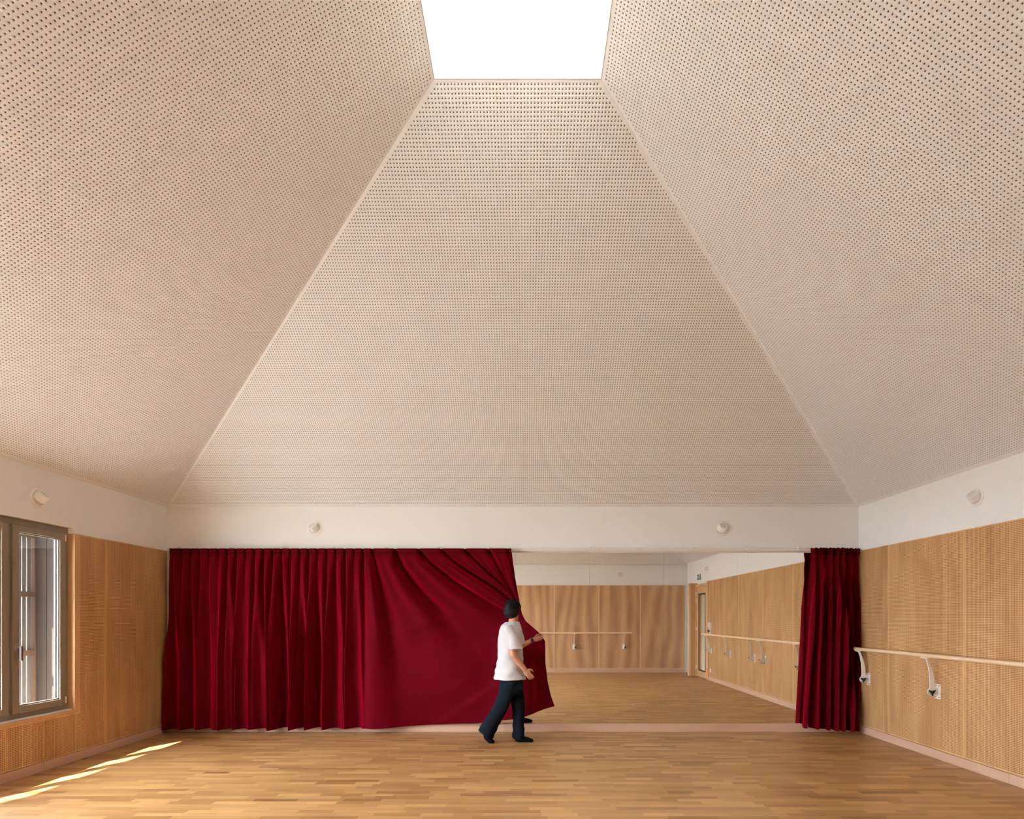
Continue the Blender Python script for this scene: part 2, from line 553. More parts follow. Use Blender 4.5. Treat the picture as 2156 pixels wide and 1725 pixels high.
# ---- walls (plaster), with the window opening on the left and the door on the right
T = 0.22
PT = 0.030      # wood lining stands this far proud of the plaster
m = MB()
X0, X1 = XL - T, XL - PT
m.box(X0, X1, YB - T, WY0, 0, ZC); m.box(X0, X1, WY1, YF + T, 0, ZC)
m.box(X0, X1, WY0, WY1, 0, WZ0); m.box(X0, X1, WY0, WY1, WZ1, ZC)
wall_left = struct(m.build('wall_left', M['white']), 'wall of perforated plywood under a white plaster band, with the window')
DY0, DY1, DZ = 0.37, 1.23, 2.30
m = MB()
X0, X1 = XR + PT, XR + T
m.box(X0, X1, YB - T, DY0, 0, ZC); m.box(X0, X1, DY1, YF + T, 0, ZC); m.box(X0, X1, DY0, DY1, DZ + 0.06, ZC)
wall_right = struct(m.build('wall_right', M['white']), 'wall of perforated plywood under a white plaster band, carrying the barre')
m = MB(); m.box(XL - PT, XR + PT, YF, YF + T, 0, ZC)
wall_back = struct(m.build('wall_back', M['white']), 'white wall behind the mirrors and the red curtain')
m = MB(); m.box(XL - PT, XR + PT, YB - T, YB - PT, 0, ZC)
wall_rear = struct(m.build('wall_rear', M['white']), 'plywood clad wall seen only in the mirrors')
# plaster band above the wood comes flush with the lining top on both sides
for nm, par, bx in (('plaster_band', wall_left, (XL - PT, XL - 0.018, WY1, YF, ZW + 0.002, WZ1)),
                    ('plaster_band', wall_left, (XL - PT, XL - 0.018, YB, YF, WZ1, ZC)),
                    ('plaster_band', wall_right, (XR + 0.018, XR + PT, YB, YF, ZW + 0.002, ZC))):
    m = MB(); m.box(*bx); m.build(nm, M['white'], par)


# ---- perforated plywood panels
def wood_panel(parent, O, U, V, Nn, W, H, real=True, mar=0.013, mat=None, cut=None):
    """cut = (u_cut, v_cut): rectangle u<u_cut, v>v_cut is missing"""
    g = 0.0015
    n, k = int((W - 2 * mar) / WP), int((H - 2 * mar) / WP)
    ou, ov = (W - n * WP) / 2, (H - k * WP) / 2
    ov = mar + 0.006 if cut is None else ov
    org = Vector(O) + Vector(U) * ou + Vector(V) * ov
    u0, u1, v0, v1 = -ou + g, W - ou - g, -ov + g, H - ov
    cs, qs = [], []
    if cut is None:
        gu, gv = n * WP, k * WP
        qs += [Q(u0, u1, v0, 0), Q(u0, u1, gv, v1), Q(u0, 0, 0, gv), Q(gu, u1, 0, gv)]
        if real:
            cs = [((i + 0.5) * WP, (j + 0.5) * WP) for j in range(k) for i in range(n)]
        else:
            qs.append(Q(0, gu, 0, gv, 0, 1))
        qs += [Q(u0, u1, v0, v1, -WDEP, 2)]
        for a, b_ in (((u0, v0), (u0, v1)), ((u1, v0), (u1, v1)), ((u0, v0), (u1, v0)), ((u0, v1), (u1, v1))):
            qs.append(([(a[0], a[1], 0), (b_[0], b_[1], 0), (b_[0], b_[1], -WDEP), (a[0], a[1], -WDEP)], 0))
    else:
        uc, vc = cut[0] - ou, cut[1] - ov
        kl = int((vc - mar) / WP); il = int(math.ceil((uc + mar) / WP))
        gu, gl, gv = n * WP, kl * WP, k * WP
        qs += [Q(u0, u1, v0, 0), Q(u0, 0, 0, gl), Q(gu, u1, 0, gv), Q(il * WP, u1, gv, v1), Q(uc, il * WP, gl, v1),
               Q(u0, uc, gl, vc)]
        cs = [((i + 0.5) * WP, (j + 0.5) * WP) for j in range(kl) for i in range(n)]
        cs += [((i + 0.5) * WP, (j + 0.5) * WP) for j in range(kl, k) for i in range(il, n)]
        qs += [Q(u0, u1, v0, vc, -WDEP, 2), Q(uc, u1, vc, v1, -WDEP, 2)]
        for a, b_ in (((u0, v0), (u0, vc)), ((u1, v0), (u1, v1)), ((u0, v0), (u1, v0)), ((uc, v1), (u1, v1)), ((uc, vc), (uc, v1)), ((u0, vc), (uc, vc))):
            qs.append(([(a[0], a[1], 0), (b_[0], b_[1], 0), (b_[0], b_[1], -WDEP), (a[0], a[1], -WDEP)], 0))
    mats = [M['ply'], mat or M['ply_perf'], M['felt'], M['endgrain']]
    if mat:
        mats[0] = M['ply_plain_rear']
    return perf_object('perforated_panel', org, U, V, Nn, 'sq', WP, WHALF, WDEP, cs, qs, mats, parent)


M['ply_plain_rear'] = wood('plywood_rear_edge', (0.56, 0.33, 0.17), (0.86, 0.61, 0.38), 0.5, 'Y', 0.8, 0.6, blotch=0.4)
BZ = 0.095                       # skirting height
UY, UZ, UX = Vector((0, 1, 0)), Vector((0, 0, 1)), Vector((1, 0, 0))
PH = ZW - BZ - 0.003
for ya, yb, real in ((6.674, 7.265, True), (5.516, 6.674, True), (4.358, 5.516, True), (3.2, 4.358, False), (2.042, 3.2, False), (1.33, 2.042, False)):
    wood_panel(wall_right, (XR, yb, BZ + 0.003), -UY, UZ, -UX, yb - ya, PH, real)
REV = 5.80                       # far edge of the window lining
wood_panel(wall_left, (XL, 6.205, BZ + 0.003), UY, UZ, UX, 7.265 - 6.205, PH, True)
wood_panel(wall_left, (XL, 5.02, BZ + 0.003), UY, UZ, UX, 6.205 - 5.02, PH, True, cut=(REV - 5.02 + 0.03, 0.515 - BZ - 0.003))
LOWH = 0.515 - BZ - 0.003
for ya, yb in ((3.84, 5.02), (2.66, 3.84), (1.48, 2.66), (0.42, 1.48)):
    wood_panel(wall_left, (XL, ya, BZ + 0.003), UY, UZ, UX, yb - ya, LOWH, ya > 3.8)
for ya, yb in ((YB + 0.01, 0.42),):
    wood_panel(wall_left, (XL, ya, BZ + 0.003), UY, UZ, UX, yb - ya, PH, False)
rear_j = [XL + 0.01, -4.04, -2.84, -1.64, -0.44, 0.757, 1.985, 3.13, 4.36]
for xa, xb in zip(rear_j[:-1], rear_j[1:]):
    wood_panel(wall_rear, (xa, YB, BZ + 0.003), UX, UZ, UY, xb - xa, PH, False, mat=M['ply_rear'])

# ---- skirting boards, in lengths
def skirt(name, label, pieces, mat):
    r = empty(name, pieces[0][0:1] + (pieces[0][2], 0) if False else (0, 0, 0))
    struct(r, label)
    for x0, x1, y0, y1, z1 in pieces:
        mm = MB(); mm.box(x0, x1, y0, y1, 0.001, z1)
        mm.build('skirting_board', mat, r, bevel=0.0015, origin=((x0 + x1) / 2, (y0 + y1) / 2, 0))
    return r


skirt('baseboard_right', 'pale wood skirting along the barre wall',
      [(XR - 0.004, XR + PT, 5.0, 7.262, BZ), (XR - 0.004, XR + PT, 2.602, 4.998, BZ), (XR - 0.004, XR + PT, 1.32, 2.6, BZ)], M['base_y'])
skirt('baseboard_left', 'pale wood skirting under the window wall',
      [(XL - PT, XL + 0.004, 5.402, 7.262, BZ), (XL - PT, XL + 0.004, 3.002, 5.4, BZ), (XL - PT, XL + 0.004, 0.502, 3.0, BZ), (XL - PT, XL + 0.004, YB, 0.5, BZ)], M['base_y'])
skirt('baseboard_back', 'pale wood skirting below the mirrors',
      [(XL, -2.402, YF - 0.035, YF, 0.108), (-2.4, -0.302, YF - 0.035, YF, 0.108), (-0.3, 1.31, YF - 0.035, YF, 0.108), (1.312, XR, YF - 0.035, YF, 0.108)], M['base'])
skirt('baseboard_rear', 'pale wood skirting seen in the mirrors',
      [(XL, -1.202, YB - PT, YB + 0.004, BZ), (-1.2, 1.498, YB - PT, YB + 0.004, BZ), (1.5, 4.36, YB - PT, YB + 0.004, BZ)], M['base'])

# ---- sloping perforated ceiling
ceiling = struct(empty('ceiling', (0, 0, 0)), 'white perforated hipped ceiling rising to a rooflight')
c00, c10, c11, c01 = Vector((XL - 0.02, YB, ZC)), Vector((XR + 0.02, YB, ZC)), Vector((XR + 0.02, YF, ZC)), Vector((XL - 0.02, YF, ZC))
t00, t10, t11, t01 = Vector((SX0, SY0, ZT)), Vector((SX1, SY0, ZT)), Vector((SX1, SY1, ZT)), Vector((SX0, SY1, ZT))


def slope(A, B, TA, TB, all_far=False):
    """A->B foot of the slope (left to right seen from inside), TA, TB above them"""
    U = (B - A).normalized()
    V = (TA - A) - U * (TA - A).dot(U)
    S = V.length; V.normalize()
    Nn = U.cross(V)
    W = (B - A).length
    la, lb = (TA - A).dot(U), (TB - A).dot(U)
    left = lambda v: la * v / S
    right = lambda v: W + (lb - W) * v / S
    m0, m1, hip = 0.048, 0.012, 0.006
    k = int((S - m0 - m1) / CP)
    ou = W / 2
    cs, qs = [], []
    P = lambda u, v: (u - ou, v - m0, 0.0)
    qs.append(([P(left(0), 0), P(right(0), 0), P(right(m0), m0), P(left(m0), m0)], 0))
    vt = m0 + k * CP
    qs.append(([P(left(vt), vt), P(right(vt), vt), P(right(S), S), P(left(S), S)], 0))
    org = A + U * ou + V * m0
    for j in range(k):
        v0 = m0 + j * CP; v1 = v0 + CP
        i0 = math.ceil((max(left(v0), left(v1)) + hip - ou) / CP)
        i1 = math.floor((min(right(v0), right(v1)) - hip - ou) / CP)
        ua, ub = ou + i0 * CP, ou + i1 * CP
        qs.append(([P(left(v0), v0), P(ua, v0), P(ua, v1), P(left(v1), v1)], 0))
        qs.append(([P(ub, v0), P(right(v0), v0), P(right(v1), v1), P(ub, v1)], 0))
        ii = np.arange(i0, i1)
        cu, cv = (ii + 0.5) * CP, (j + 0.5) * CP
        pts = np.array(org)[None] + cu[:, None] * np.array(U)[None] + cv * np.array(V)[None]
        yy = np.maximum(pts[:, 1], 0.05)
        px, py = PPX + pts[:, 0] / yy * FPX, PPY - (pts[:, 2] - CAMZ) / yy * FPX
        vis = (pts[:, 1] > 0.3) & (px > -110) & (px < IW + 110) & (py > -110)
        if all_far: vis[:] = False
        for c in cu[vis]: cs.append((c, cv))
        # runs of unseen cells
        st = None
        for q, fl in enumerate(list(vis) + [True]):
            if not fl and st is None: st = q
            if fl and st is not None:
                qs.append(([((i0 + st) * CP, j * CP, 0), ((i0 + q) * CP, j * CP, 0), ((i0 + q) * CP, (j + 1) * CP, 0), ((i0 + st) * CP, (j + 1) * CP, 0)], 1))
                st = None
    d = -CDEP
    qs.append(([(P(left(0), 0)[0], -m0, d), (P(right(0), 0)[0], -m0, d), (P(right(S), S)[0], S - m0, d), (P(left(S), S)[0], S - m0, d)], 2))
    return perf_object('ceiling_slope', org, U, V, Nn, 'hex', CP, CRAD, CDEP, cs, qs, [M['ceil'], M['ceil_perf'], M['felt'], M['gypsum']], ceiling), len(cs)


nh = []
for a_, b_, ta_, tb_, far in ((c01, c11, t01, t11, False), (c00, c01, t00, t01, False), (c11, c10, t11, t10, False), (c10, c00, t10, t00, True)):
    s_, k_ = slope(a_, b_, ta_, tb_, far); nh.append(k_)
print('ceiling holes', nh)

# rooflight glass on a deep well, added to block direct sun
m = MB()
e = 0.06
m.box(SX0 - e, SX0, SY0 - e, SY1 + e, ZT - 0.004, ZS); m.box(SX1, SX1 + e, SY0 - e, SY1 + e, ZT - 0.004, ZS)
m.box(SX0, SX1, SY0 - e, SY0, ZT - 0.004, ZS); m.box(SX0, SX1, SY1, SY1 + e, ZT - 0.004, ZS)
wl = struct(empty('window_2', ((SX0 + SX1) / 2, (SY0 + SY1) / 2, ZT)), 'square rooflight glowing white at the top of the ceiling')
m.build('sun_block_shaft', M['soffit'], wl)  # unseen depth added above the opening to keep sun off the room
m = MB(); m.box(SX0 - e, SX1 + e, SY0 - e, SY1 + e, ZS, ZS + 0.012); m.build('pane', M['roofglass'], wl)

# outer roof keeps daylight out of the ceiling void
m = MB()
ro = 0.28
lo = [Vector((XL - T, YB - T, ZC)), Vector((XR + T, YB - T, ZC)), Vector((XR + T, YF + T, ZC)), Vector((XL - T, YF + T, ZC))]
mid = [p + Vector((0, 0, 0.3)) for p in lo]
hi = [Vector((SX0 - e, SY0 - e, ZT + ro)), Vector((SX1 + e, SY0 - e, ZT + ro)), Vector((SX1 + e, SY1 + e, ZT + ro)), Vector((SX0 - e, SY1 + e, ZT + ro))]
m.rings([lo, mid, hi], cap=False)
struct(m.build('roof', M['soffit']), 'roof over the room, outside the ceiling')

# ---- window in the left wall
XG = XL - 0.085
win = struct(empty('window_1', (XG, (WY0 + WY1) / 2, WZ0)), 'grey brown timber casement window overlooking a slatted screen')
FW = 0.055
m = MB()
fx0, fx1 = XG - 0.05, XG + 0.012
m.box(fx0, fx1, WY0, WY1, WZ1 - 0.075, WZ1); m.box(fx0, fx1, WY0, WY1, WZ0, WZ0 + 0.075)
m.box(fx0, fx1, WY1 - FW, WY1, WZ0 + 0.075, WZ1 - 0.075); m.box(fx0, fx1, WY0, WY0 + FW, WZ0 + 0.075, WZ1 - 0.075)
SB = [0.505, 1.09, 1.675, 2.255, 2.84, 3.415, 4.0, 4.56, 5.125, 5.725]  # sashes out of view towards the rear are added to let in daylight
for yb in SB[1:-1]:
    m.box(fx0, fx1, yb - 0.03, yb + 0.012, WZ0 + 0.075, WZ1 - 0.075)
m.build('frame', M['winframe'], win, bevel=0.003)
NSASH = len(SB) - 1
for i in range(NSASH):
    ya, yb = SB[i] + (0.012 if i else 0.0), SB[i + 1] - (0.03 if i < NSASH - 1 else 0.0)
    za, zb = WZ0 + 0.052, WZ1 - 0.062
    s = 0.068
    m = MB()
    a, b_ = XG - 0.01, XG + 0.036
    m.box(a, b_, ya, ya + s, za, zb); m.box(a, b_, yb - s, yb, za, zb)
    m.box(a, b_, ya + s, yb - s, za, za + s); m.box(a, b_, ya + s, yb - s, zb - s, zb)
    sash = m.build('sash', M['winframe'], win, bevel=0.006)
    m = MB()                                                    # glazing bead
    t_ = 0.012
    for q in ((ya + s, ya + s + t_, za + s, zb - s), (yb - s - t_, yb - s, za + s, zb - s), (ya + s, yb - s, za + s, za + s + t_), (ya + s, yb - s, zb - s - t_, zb - s)):
        m.box(XG + 0.006, XG + 0.024, *q)
    m.build('glazing_bead', M['winframe'], sash)
    m = MB(); m.box(XG - 0.006, XG + 0.006, yb - s - 0.022, yb - s, za + s, zb - s); m.build('glazing_spacer', M['black'], sash)
    m = MB(); m.box(XG + 0.001, XG + 0.005, ya + s, yb - s, za + s, zb - s); m.build('pane', M['glass'], sash)
    if i % 2 == 0:
        hz = 1.235
        m = MB(); m.box(b_, b_ + 0.010, ya + 0.016, ya + 0.044, hz - 0.035, hz + 0.035)
        m.tube([(b_ + 0.005, ya + 0.03, hz), (b_ + 0.05, ya + 0.03, hz)], 0.010, 12)
        m.box(b_ + 0.036, b_ + 0.056, ya + 0.022, ya + 0.046, hz - 0.125, hz + 0.012)
        m.build('handle', M['steel'], sash, bevel=0.002)
        for zz in (za + 0.02, zb - 0.085):
            m = MB(); m.tube([(b_ + 0.004, yb - 0.004, zz), (b_ + 0.004, yb - 0.004, zz + 0.065)], 0.006, 10)
            m.build('hinge_cap', M['enamel'], sash, smooth=True, auto=40)
# wood lining around the window recess
lin = struct(empty('trim_1', (XL, WY1, WZ0)), 'plywood lining around the window recess')
m = MB(); m.box(XL - 0.075, XL + 0.002, WY1 - 0.002, REV + 0.03, 0.545, ZW); m.build('side_lining', M['lining'], lin, bevel=0.001)
m = MB(); m.box(XL - 0.075, XL + 0.002, 0.422, REV + 0.03, 0.517, 0.5445); m.build('sill_lining', M['lining'], lin, bevel=0.001)

# ---- outside, seen through the window
ground = MB(); ground.box(-40, XL - T, -30, 40, -0.4, -0.25)
struct(ground.build('ground_outside', M['outside']), 'pale ground outside the window')
m = MB(); m.box(-5.80, XL - T, -3, 9, 2.62, 2.78)
struct(m.build('roof_eave', M['soffit']), 'eave above the window outside')
ow = struct(empty('wall_outside', (XL - T, 5.93, 0)), 'dark plank wall beyond the window glass')
for k in range(4):
    m = MB(); x1 = XL - T - 0.002 - k * 0.105
    m.box(x1 - 0.102, x1, 5.93 + 0.004 * (k % 2), 5.97, -0.25, 2.62); m.build('plank', M['larch'], ow, bevel=0.003)
sc_ = empty('slat_screen', (-5.33, 5.7, -0.25))
tag(sc_, 'timber screen of upright slats and crossbars outside the window', 'screen')
for k in range(6):
    m = MB(); ya = 5.857 - k * 0.057
    m.box(-5.350, -5.330, ya, ya + 0.043, -0.25, 2.62); m.build('slat', M['larch_pale'], sc_, bevel=0.002)
for zz in (0.52, 1.14, 1.765, 2.40):
    m = MB(); m.box(-5.328, -5.295, 5.55, 5.905, zz - 0.028, zz + 0.028); m.build('crossbar', M['larch_stain'], sc_, bevel=0.002)
m = MB(); m.box(-5.345, -5.296, 5.907, 5.929, -0.25, 2.62); m.build('post', M['larch_stain'], sc_, bevel=0.002)

# ---- door beside the rear corner (seen in the mirror) and its boxed jamb
jm = struct(empty('trim_2', (4.25, 0.30, 0)), 'boxed plywood return beside the glazed door')
m = MB(); m.box(4.26, XR + PT, 0.25, DY0 - 0.031, 0, ZW); m.build('return_face', M['lining'], jm, bevel=0.001)
m = MB(); m.box(4.205, 4.26, 0.25, DY0 - 0.028, 0, ZW); m.build('return_edge', M['barre'], jm, bevel=0.001)
door = struct(empty('door_1', (XR + 0.06, (DY0 + DY1) / 2, 0)), 'oak door with a tall narrow glass pane, seen in the mirror')
m = MB()
m.box(XR - 0.012, XR + 0.12, DY0 - 0.03, DY0 + 0.02, 0, DZ + 0.06); m.box(XR - 0.02, XR + 0.12, DY1, DY1 + 0.095, 0, DZ + 0.1)
m.box(XR - 0.012, XR + 0.12, DY0 + 0.02, DY1, DZ, DZ + 0.06)
m.build('door_frame', M['oak_door'], door, bevel=0.002)
m = MB()
lx0, lx1 = XR + 0.005, XR + 0.05
ga, gb, gz0, gz1 = DY0 + 0.15, DY1 - 0.16, 0.16, 2.12
m.box(lx0, lx1, DY0 + 0.022, ga, 0.006, DZ - 0.003); m.box(lx0, lx1, gb, DY1 - 0.002, 0.006, DZ - 0.003)
m.box(lx0, lx1, ga, gb, 0.006, gz0); m.box(lx0, lx1, ga, gb, gz1, DZ - 0.003)
leaf = m.build('leaf', M['oak_door'], door, bevel=0.002)
m = MB()
for q in ((ga, ga + 0.03, gz0, gz1), (gb - 0.03, gb, gz0, gz1), (ga, gb, gz0, gz0 + 0.03), (ga, gb, gz1 - 0.03, gz1)):
    m.box(XR + 0.001, XR + 0.012, *q)
m.build('gasket', M['gasket'], leaf)
m = MB(); m.box(XR + 0.02, XR + 0.026, ga, gb, gz0, gz1); m.build('pane', M['glass'], leaf)
m = MB(); m.box(XR + 0.001, XR + 0.004, DY1 - 0.07, DY1 - 0.045, 0.95, 1.12); m.tube([(XR, DY1 - 0.058, 1.06), (XR - 0.05, DY1 - 0.058, 1.06), (XR - 0.055, DY1 - 0.17, 1.06)], 0.009, 10)
m.build('handle', M['steel'], leaf)
for zz in (0.24, 1.22, 1.95, 2.12):
    m = MB(); m.tube([(XR - 0.012, DY0 + 0.02, zz - 0.05), (XR - 0.012, DY0 + 0.02, zz + 0.05)], 0.012, 10); m.build('hinge', M['plastic'], door)
m = MB(); m.box(XR + 1.2, XR + 1.25, -1.0, 2.6, 0, 2.6); m.box(XR + T, XR + 1.25, -1.0, 2.6, -0.1, 0); m.box(XR + T, XR + 1.25, -1.0, 2.6, 2.6, 2.65)
m.box(XR + T, XR + 1.25, -1.05, -1.0, 0, 2.6); m.box(XR + T, XR + 1.25, 2.6, 2.65, 0, 2.6)
struct(m.build('wall_hallway', M['soffit']), 'hallway beyond the glazed door')

# ================================================================== THINGS
# ---- mirrors
mj = [-1.138, -0.152, 0.834, 1.818, 2.802, 3.79, XR - 0.004]
ml = ['frameless wall mirror panel whose right edge shows beside the curtain heading',
      'wall mirror panel behind the curtain hem, reflecting the end of the rear barre',
      'wall mirror panel reflecting the free end of the rear barre',
      'wall mirror panel reflecting the room corner and the glazed door',
      'wall mirror panel reflecting the side barre and its joint, next to the gathered curtain',
      'wall mirror panel mostly hidden behind the gathered red curtain']
ml[1] = 'wall mirror panel directly behind the walking person and the lifted curtain edge'
for (xa, xb), lb in zip(zip(mj[:-1], mj[1:]), ml):
    m = MB(); m.box(xa + 0.001, xb - 0.001, YF - 0.014, YF - 0.002, 0.110, 2.376, 1)
    m.v = m.v; m.mi[2] = 0
    o = m.build('wall_mirror', [M['mirror'], M['mirror_edge']], origin=((xa + xb) / 2, YF - 0.008, 0.110))
    tag(o, lb, 'mirror', 'mirror panels on the back wall')

# ---- curtain rail
rail = empty('curtain_rail', (0, 7.247, 2.40))
tag(rail, 'white curtain rail with small wall brackets above the mirrors', 'curtain rail')
m = MB(); m.box(XL + 0.02, XR - 0.02, 7.236, 7.258, 2.395, 2.425); m.box(XL + 0.02, XR - 0.02, 7.231, 7.263, 2.421, 2.427)
m.build('track', M['rail'], rail, bevel=0.002)
m = MB(); m.box(XL + 0.02, XR - 0.02, YF - 0.012, YF, 2.379, 2.432); m.build('rail_board', M['rail'], rail, bevel=0.002)
for px in [1138 + 109 * k for k in range(-7, 7)]:
    x = (px - PPX) * 7.24 / FPX
    if x < XL + 0.1 or x > XR - 0.05: continue
    m = MB(); m.box(x - 0.012, x + 0.012, 7.228, 7.30, 2.427, 2.447); m.box(x - 0.014, x + 0.014, 7.222, 7.235, 2.392, 2.447)
    m.build('rail_bracket', M['rail'], rail, bevel=0.002)


# ---- curtains
def sstep(a, b, x):
    t = np.clip((x - a) / (b - a), 0, 1)
    return t * t * (3 - 2 * t)


def grid_mesh(name, P, mat, parent=None, smooth=True):
    nt_, ns_, _ = P.shape
    idx = np.arange(nt_ * ns_).reshape(nt_, ns_)
    f = np.stack([idx[:-1, :-1], idx[:-1, 1:], idx[1:, 1:], idx[1:, :-1]], -1).reshape(-1, 4)
    me = mesh_np(name, P.reshape(-1, 3), f.ravel(), np.arange(len(f)) * 4, [mat], np.zeros(len(f), int))
    me.polygons.foreach_set('use_smooth', np.ones(len(f), bool))
    o = bpy.data.objects.new(name, me); COL.objects.link(o)
    if parent: put(o, parent)
    return o


def vnoise(x, seed):
    r = np.random.default_rng(seed).uniform(-1, 1, 512)
    i = np.floor(x).astype(int); f = x - i; f = f * f * (3 - 2 * f)
    return r[i % 512] * (1 - f) + r[(i + 1) % 512] * f


KX = 7.15 / FPX
hook_px = [362 + 19.1 * k for k in range(23)] + [831, 881, 928, 978, 1028, 1071]
hook_x = np.array([(p - PPX) * KX for p in hook_px])


def curtain_main(ns=900, nt_=150, t0=0.0, t1=1.0, off=0.0):
    xtop = np.linspace((357 - PPX) * KX, (1076 - PPX) * KX, ns)
    tt = np.linspace(t0, t1, nt_)
    X0_, Tt = np.meshgrid(xtop, tt)
    ztop = 2.418
    # right-hand edge
    e_px = np.array([(1076, 1157), (1083, 1210), (1090, 1250), (1098, 1290), (1106, 1307), (1122, 1321), (1140, 1337), (1148, 1350), (1149.5, 1370),
                     (1150, 1400), (1155, 1440), (1162, 1470), (1170, 1493)], float)
    KE = 6.98 / FPX
    ez, ex = CAMZ + (PPY - e_px[:, 1]) * KE, (e_px[:, 0] - PPX) * KE
    ez[0] = ztop
    ex[0] = xtop[-1]
    h_px = np.array([(340, 1540), (700, 1538), (800, 1535.5), (900, 1531), (1000, 1526), (1050, 1519), (1100, 1510), (1170, 1493)], float)
    xl = (770 - PPX) * KX
    q = np.clip((X0_ - xl) / (xtop[-1] - xl), 0, 1)
    # bottom position of each column
    te = (ez[0] - ez) / (ez[0] - ez[-1])
    EX = np.interp(Tt, te, ex)
    Xs = X0_ * (1 - 0.0) + 0
    drift = -0.035 * Tt * sstep(-2.2, -4.7, X0_)
    Xr = xl + q * (EX - xl)
    X = np.where(X0_ > xl, Xr, X0_) + drift
    xbot = np.where(X0_[0] > xl, xl + q[0] * (ex[-1] - xl), X0_[0])
    hp = xbot / KE + PPX
    zbot = CAMZ + (PPY - np.interp(hp, h_px[:, 0], h_px[:, 1])) * (7.05 / FPX)
    zbot = np.maximum(zbot, 0.018)
    Z = ztop - Tt * (ztop - zbot[None, :])
    # each hook sends one fold down the cloth; on the right the folds are drawn towards the hand
    hx, hz = (1140 - PPX) * KE, CAMZ + (PPY - 1345) * KE
    curves = {782: [(782, 1157), (790, 1200), (806, 1260), (824, 1330), (838, 1400), (850, 1540)],
              831: [(831, 1157), (845, 1195), (888, 1250), (930, 1287), (985, 1345), (1020, 1420), (1040, 1540)],
              881: [(881, 1157), (903, 1183), (955, 1225), (1015, 1265), (1058, 1295), (1095, 1330), (1108, 1400), (1108, 1540)],
              928: [(928, 1157), (962, 1188), (1010, 1220), (1055, 1252), (1088, 1285), (1114, 1322), (1126, 1350), (1128, 1420), (1135, 1540)],
              978: [(978, 1157), (1004, 1185), (1045, 1225), (1074, 1255), (1098, 1293), (1122, 1326), (1134, 1350), (1138, 1420), (1148, 1540)],
              1028: [(1028, 1157), (1044, 1190), (1066, 1235), (1084, 1268), (1103, 1302), (1129, 1330), (1141, 1350), (1145, 1420), (1160, 1540)],
              1071: [(1071, 1157), (1080, 1210), (1088, 1250), (1097, 1290), (1109, 1310), (1139, 1340), (1147, 1352), (1149, 1400), (1170, 1540)]}
    ph = np.empty_like(X); spc = np.empty_like(X)
    nh_ = len(hook_x)
    zr = Z.mean(axis=1)
    for r_ in range(nt_):
        yrow = PPY - (zr[r_] - CAMZ) / KX
        hxr = []
        for i, p in enumerate(hook_px):
            key = round(p) if round(p) in curves else None
            if key:
                c = np.array(curves[key], float)
                hxr.append((np.interp(yrow, c[:, 1], c[:, 0]) - PPX) * KX)
            else:
                hxr.append((p - PPX) * KX)
        hxr = np.maximum.accumulate(np.array(hxr) + np.arange(nh_) * 1e-5)
        ph[r_] = np.interp(X[r_], hxr, np.arange(nh_), left=-0.2, right=nh_ - 0.6)
        mids = np.arange(nh_ - 1) + 0.5
        spc[r_] = np.interp(ph[r_], mids, np.diff(hxr))
    wob = 0.30 * vnoise(ph * 0.9 + 11, 3) * sstep(0.0, 0.7, Tt)
    fh = np.cos(2 * PI * (ph + wob * (ph < 21)) + 0.5 * np.sin(2 * PI * ph))     # hooks lie back (+Y)
    amp1 = 0.052 * (0.40 + 0.60 * sstep(0.02, 0.2, Tt)) * (1 - 0.5 * sstep(0.25, 0.9, Tt)) * (0.75 + 0.55 * vnoise(ph * 1.0 + 3, 5))
    ph2 = ph / 2 + 0.26 * vnoise(ph * 0.5 + 40, 9) + 0.10 * vnoise(Tt * 3 + ph * 0.2, 12)
    s2 = np.sin(2 * PI * ph2)
    f2 = np.cos(2 * PI * ph2 + 0.8 * s2)
    amp2 = 0.100 * sstep(0.06, 0.65, Tt) * (0.75 + 0.55 * vnoise(ph * 0.37 + 70, 21))
    yl = amp1 * fh + amp2 * f2
    narrow = np.exp(-((ph - np.round(ph)) / 0.10) ** 2)
    pin = 0.022 * narrow * (1 - sstep(0.05, 0.16, Tt)) + 0.03 * (ph > 20.5) * np.exp(-((ph - np.round(ph)) / 0.09) ** 2) * sstep(0.0, 0.04, Tt) * (1 - sstep(0.10, 0.42, Tt)) * np.clip(spc / 0.25, 0.1, 1)
    yl = yl + pin
    xshift = 0.045 * s2 * sstep(0.12, 0.7, Tt)
    fade_y = np.interp(ph, [20, 22, 23, 24, 25, 26, 28], [0.95, 0.75, 0.62, 0.55, 0.50, 0.48, 0.48])
    fa = 1 - sstep(0.35 * fade_y, fade_y, Tt)
    ampr = np.minimum(0.30 * spc, 0.075) * (0.45 + 0.55 * sstep(0.01, 0.12, Tt)) * (0.12 + 0.88 * fa)
    yr = ampr * np.cos(2 * PI * ph + 0.7 * np.sin(2 * PI * ph)) + 0.35 * ampr * np.cos(4 * PI * ph + 1.0 + 2.0 * Tt) + pin
    low = 0.040 * np.sin(4.3 * X + 2.2 * Z) * sstep(0.3, 0.9, Tt) + 0.014 * vnoise((X - 0.5 * Z) * 5.0 + 30, 31) * sstep(0.4, 1.0, Tt)
    yr += low * sstep(0.1, -0.3, X)
    an_ = np.arctan2(hz - Z + 1.4, X - hx - 2.4)
    yr += (0.010 * vnoise(an_ * 26 + 60, 91) + 0.006 * vnoise(an_ * 55 + 20, 92)) * sstep(0.25, 0.5, Tt) * sstep(0.15, -0.1, X)
    wr = sstep((752 - PPX) * KX, (850 - PPX) * KX, X0_)
    yd = (yl - pin) * (1 - wr) + (yr - pin) * wr
    yd = yd * sstep(0.022, 0.085, Tt) + pin + 0.045 * np.exp(-((ph - np.round(ph)) / np.clip(0.009 / spc, 0.02, 0.2)) ** 2) * (1 - sstep(0.03, 0.08, Tt))
    X = X + xshift * (1 - wr)
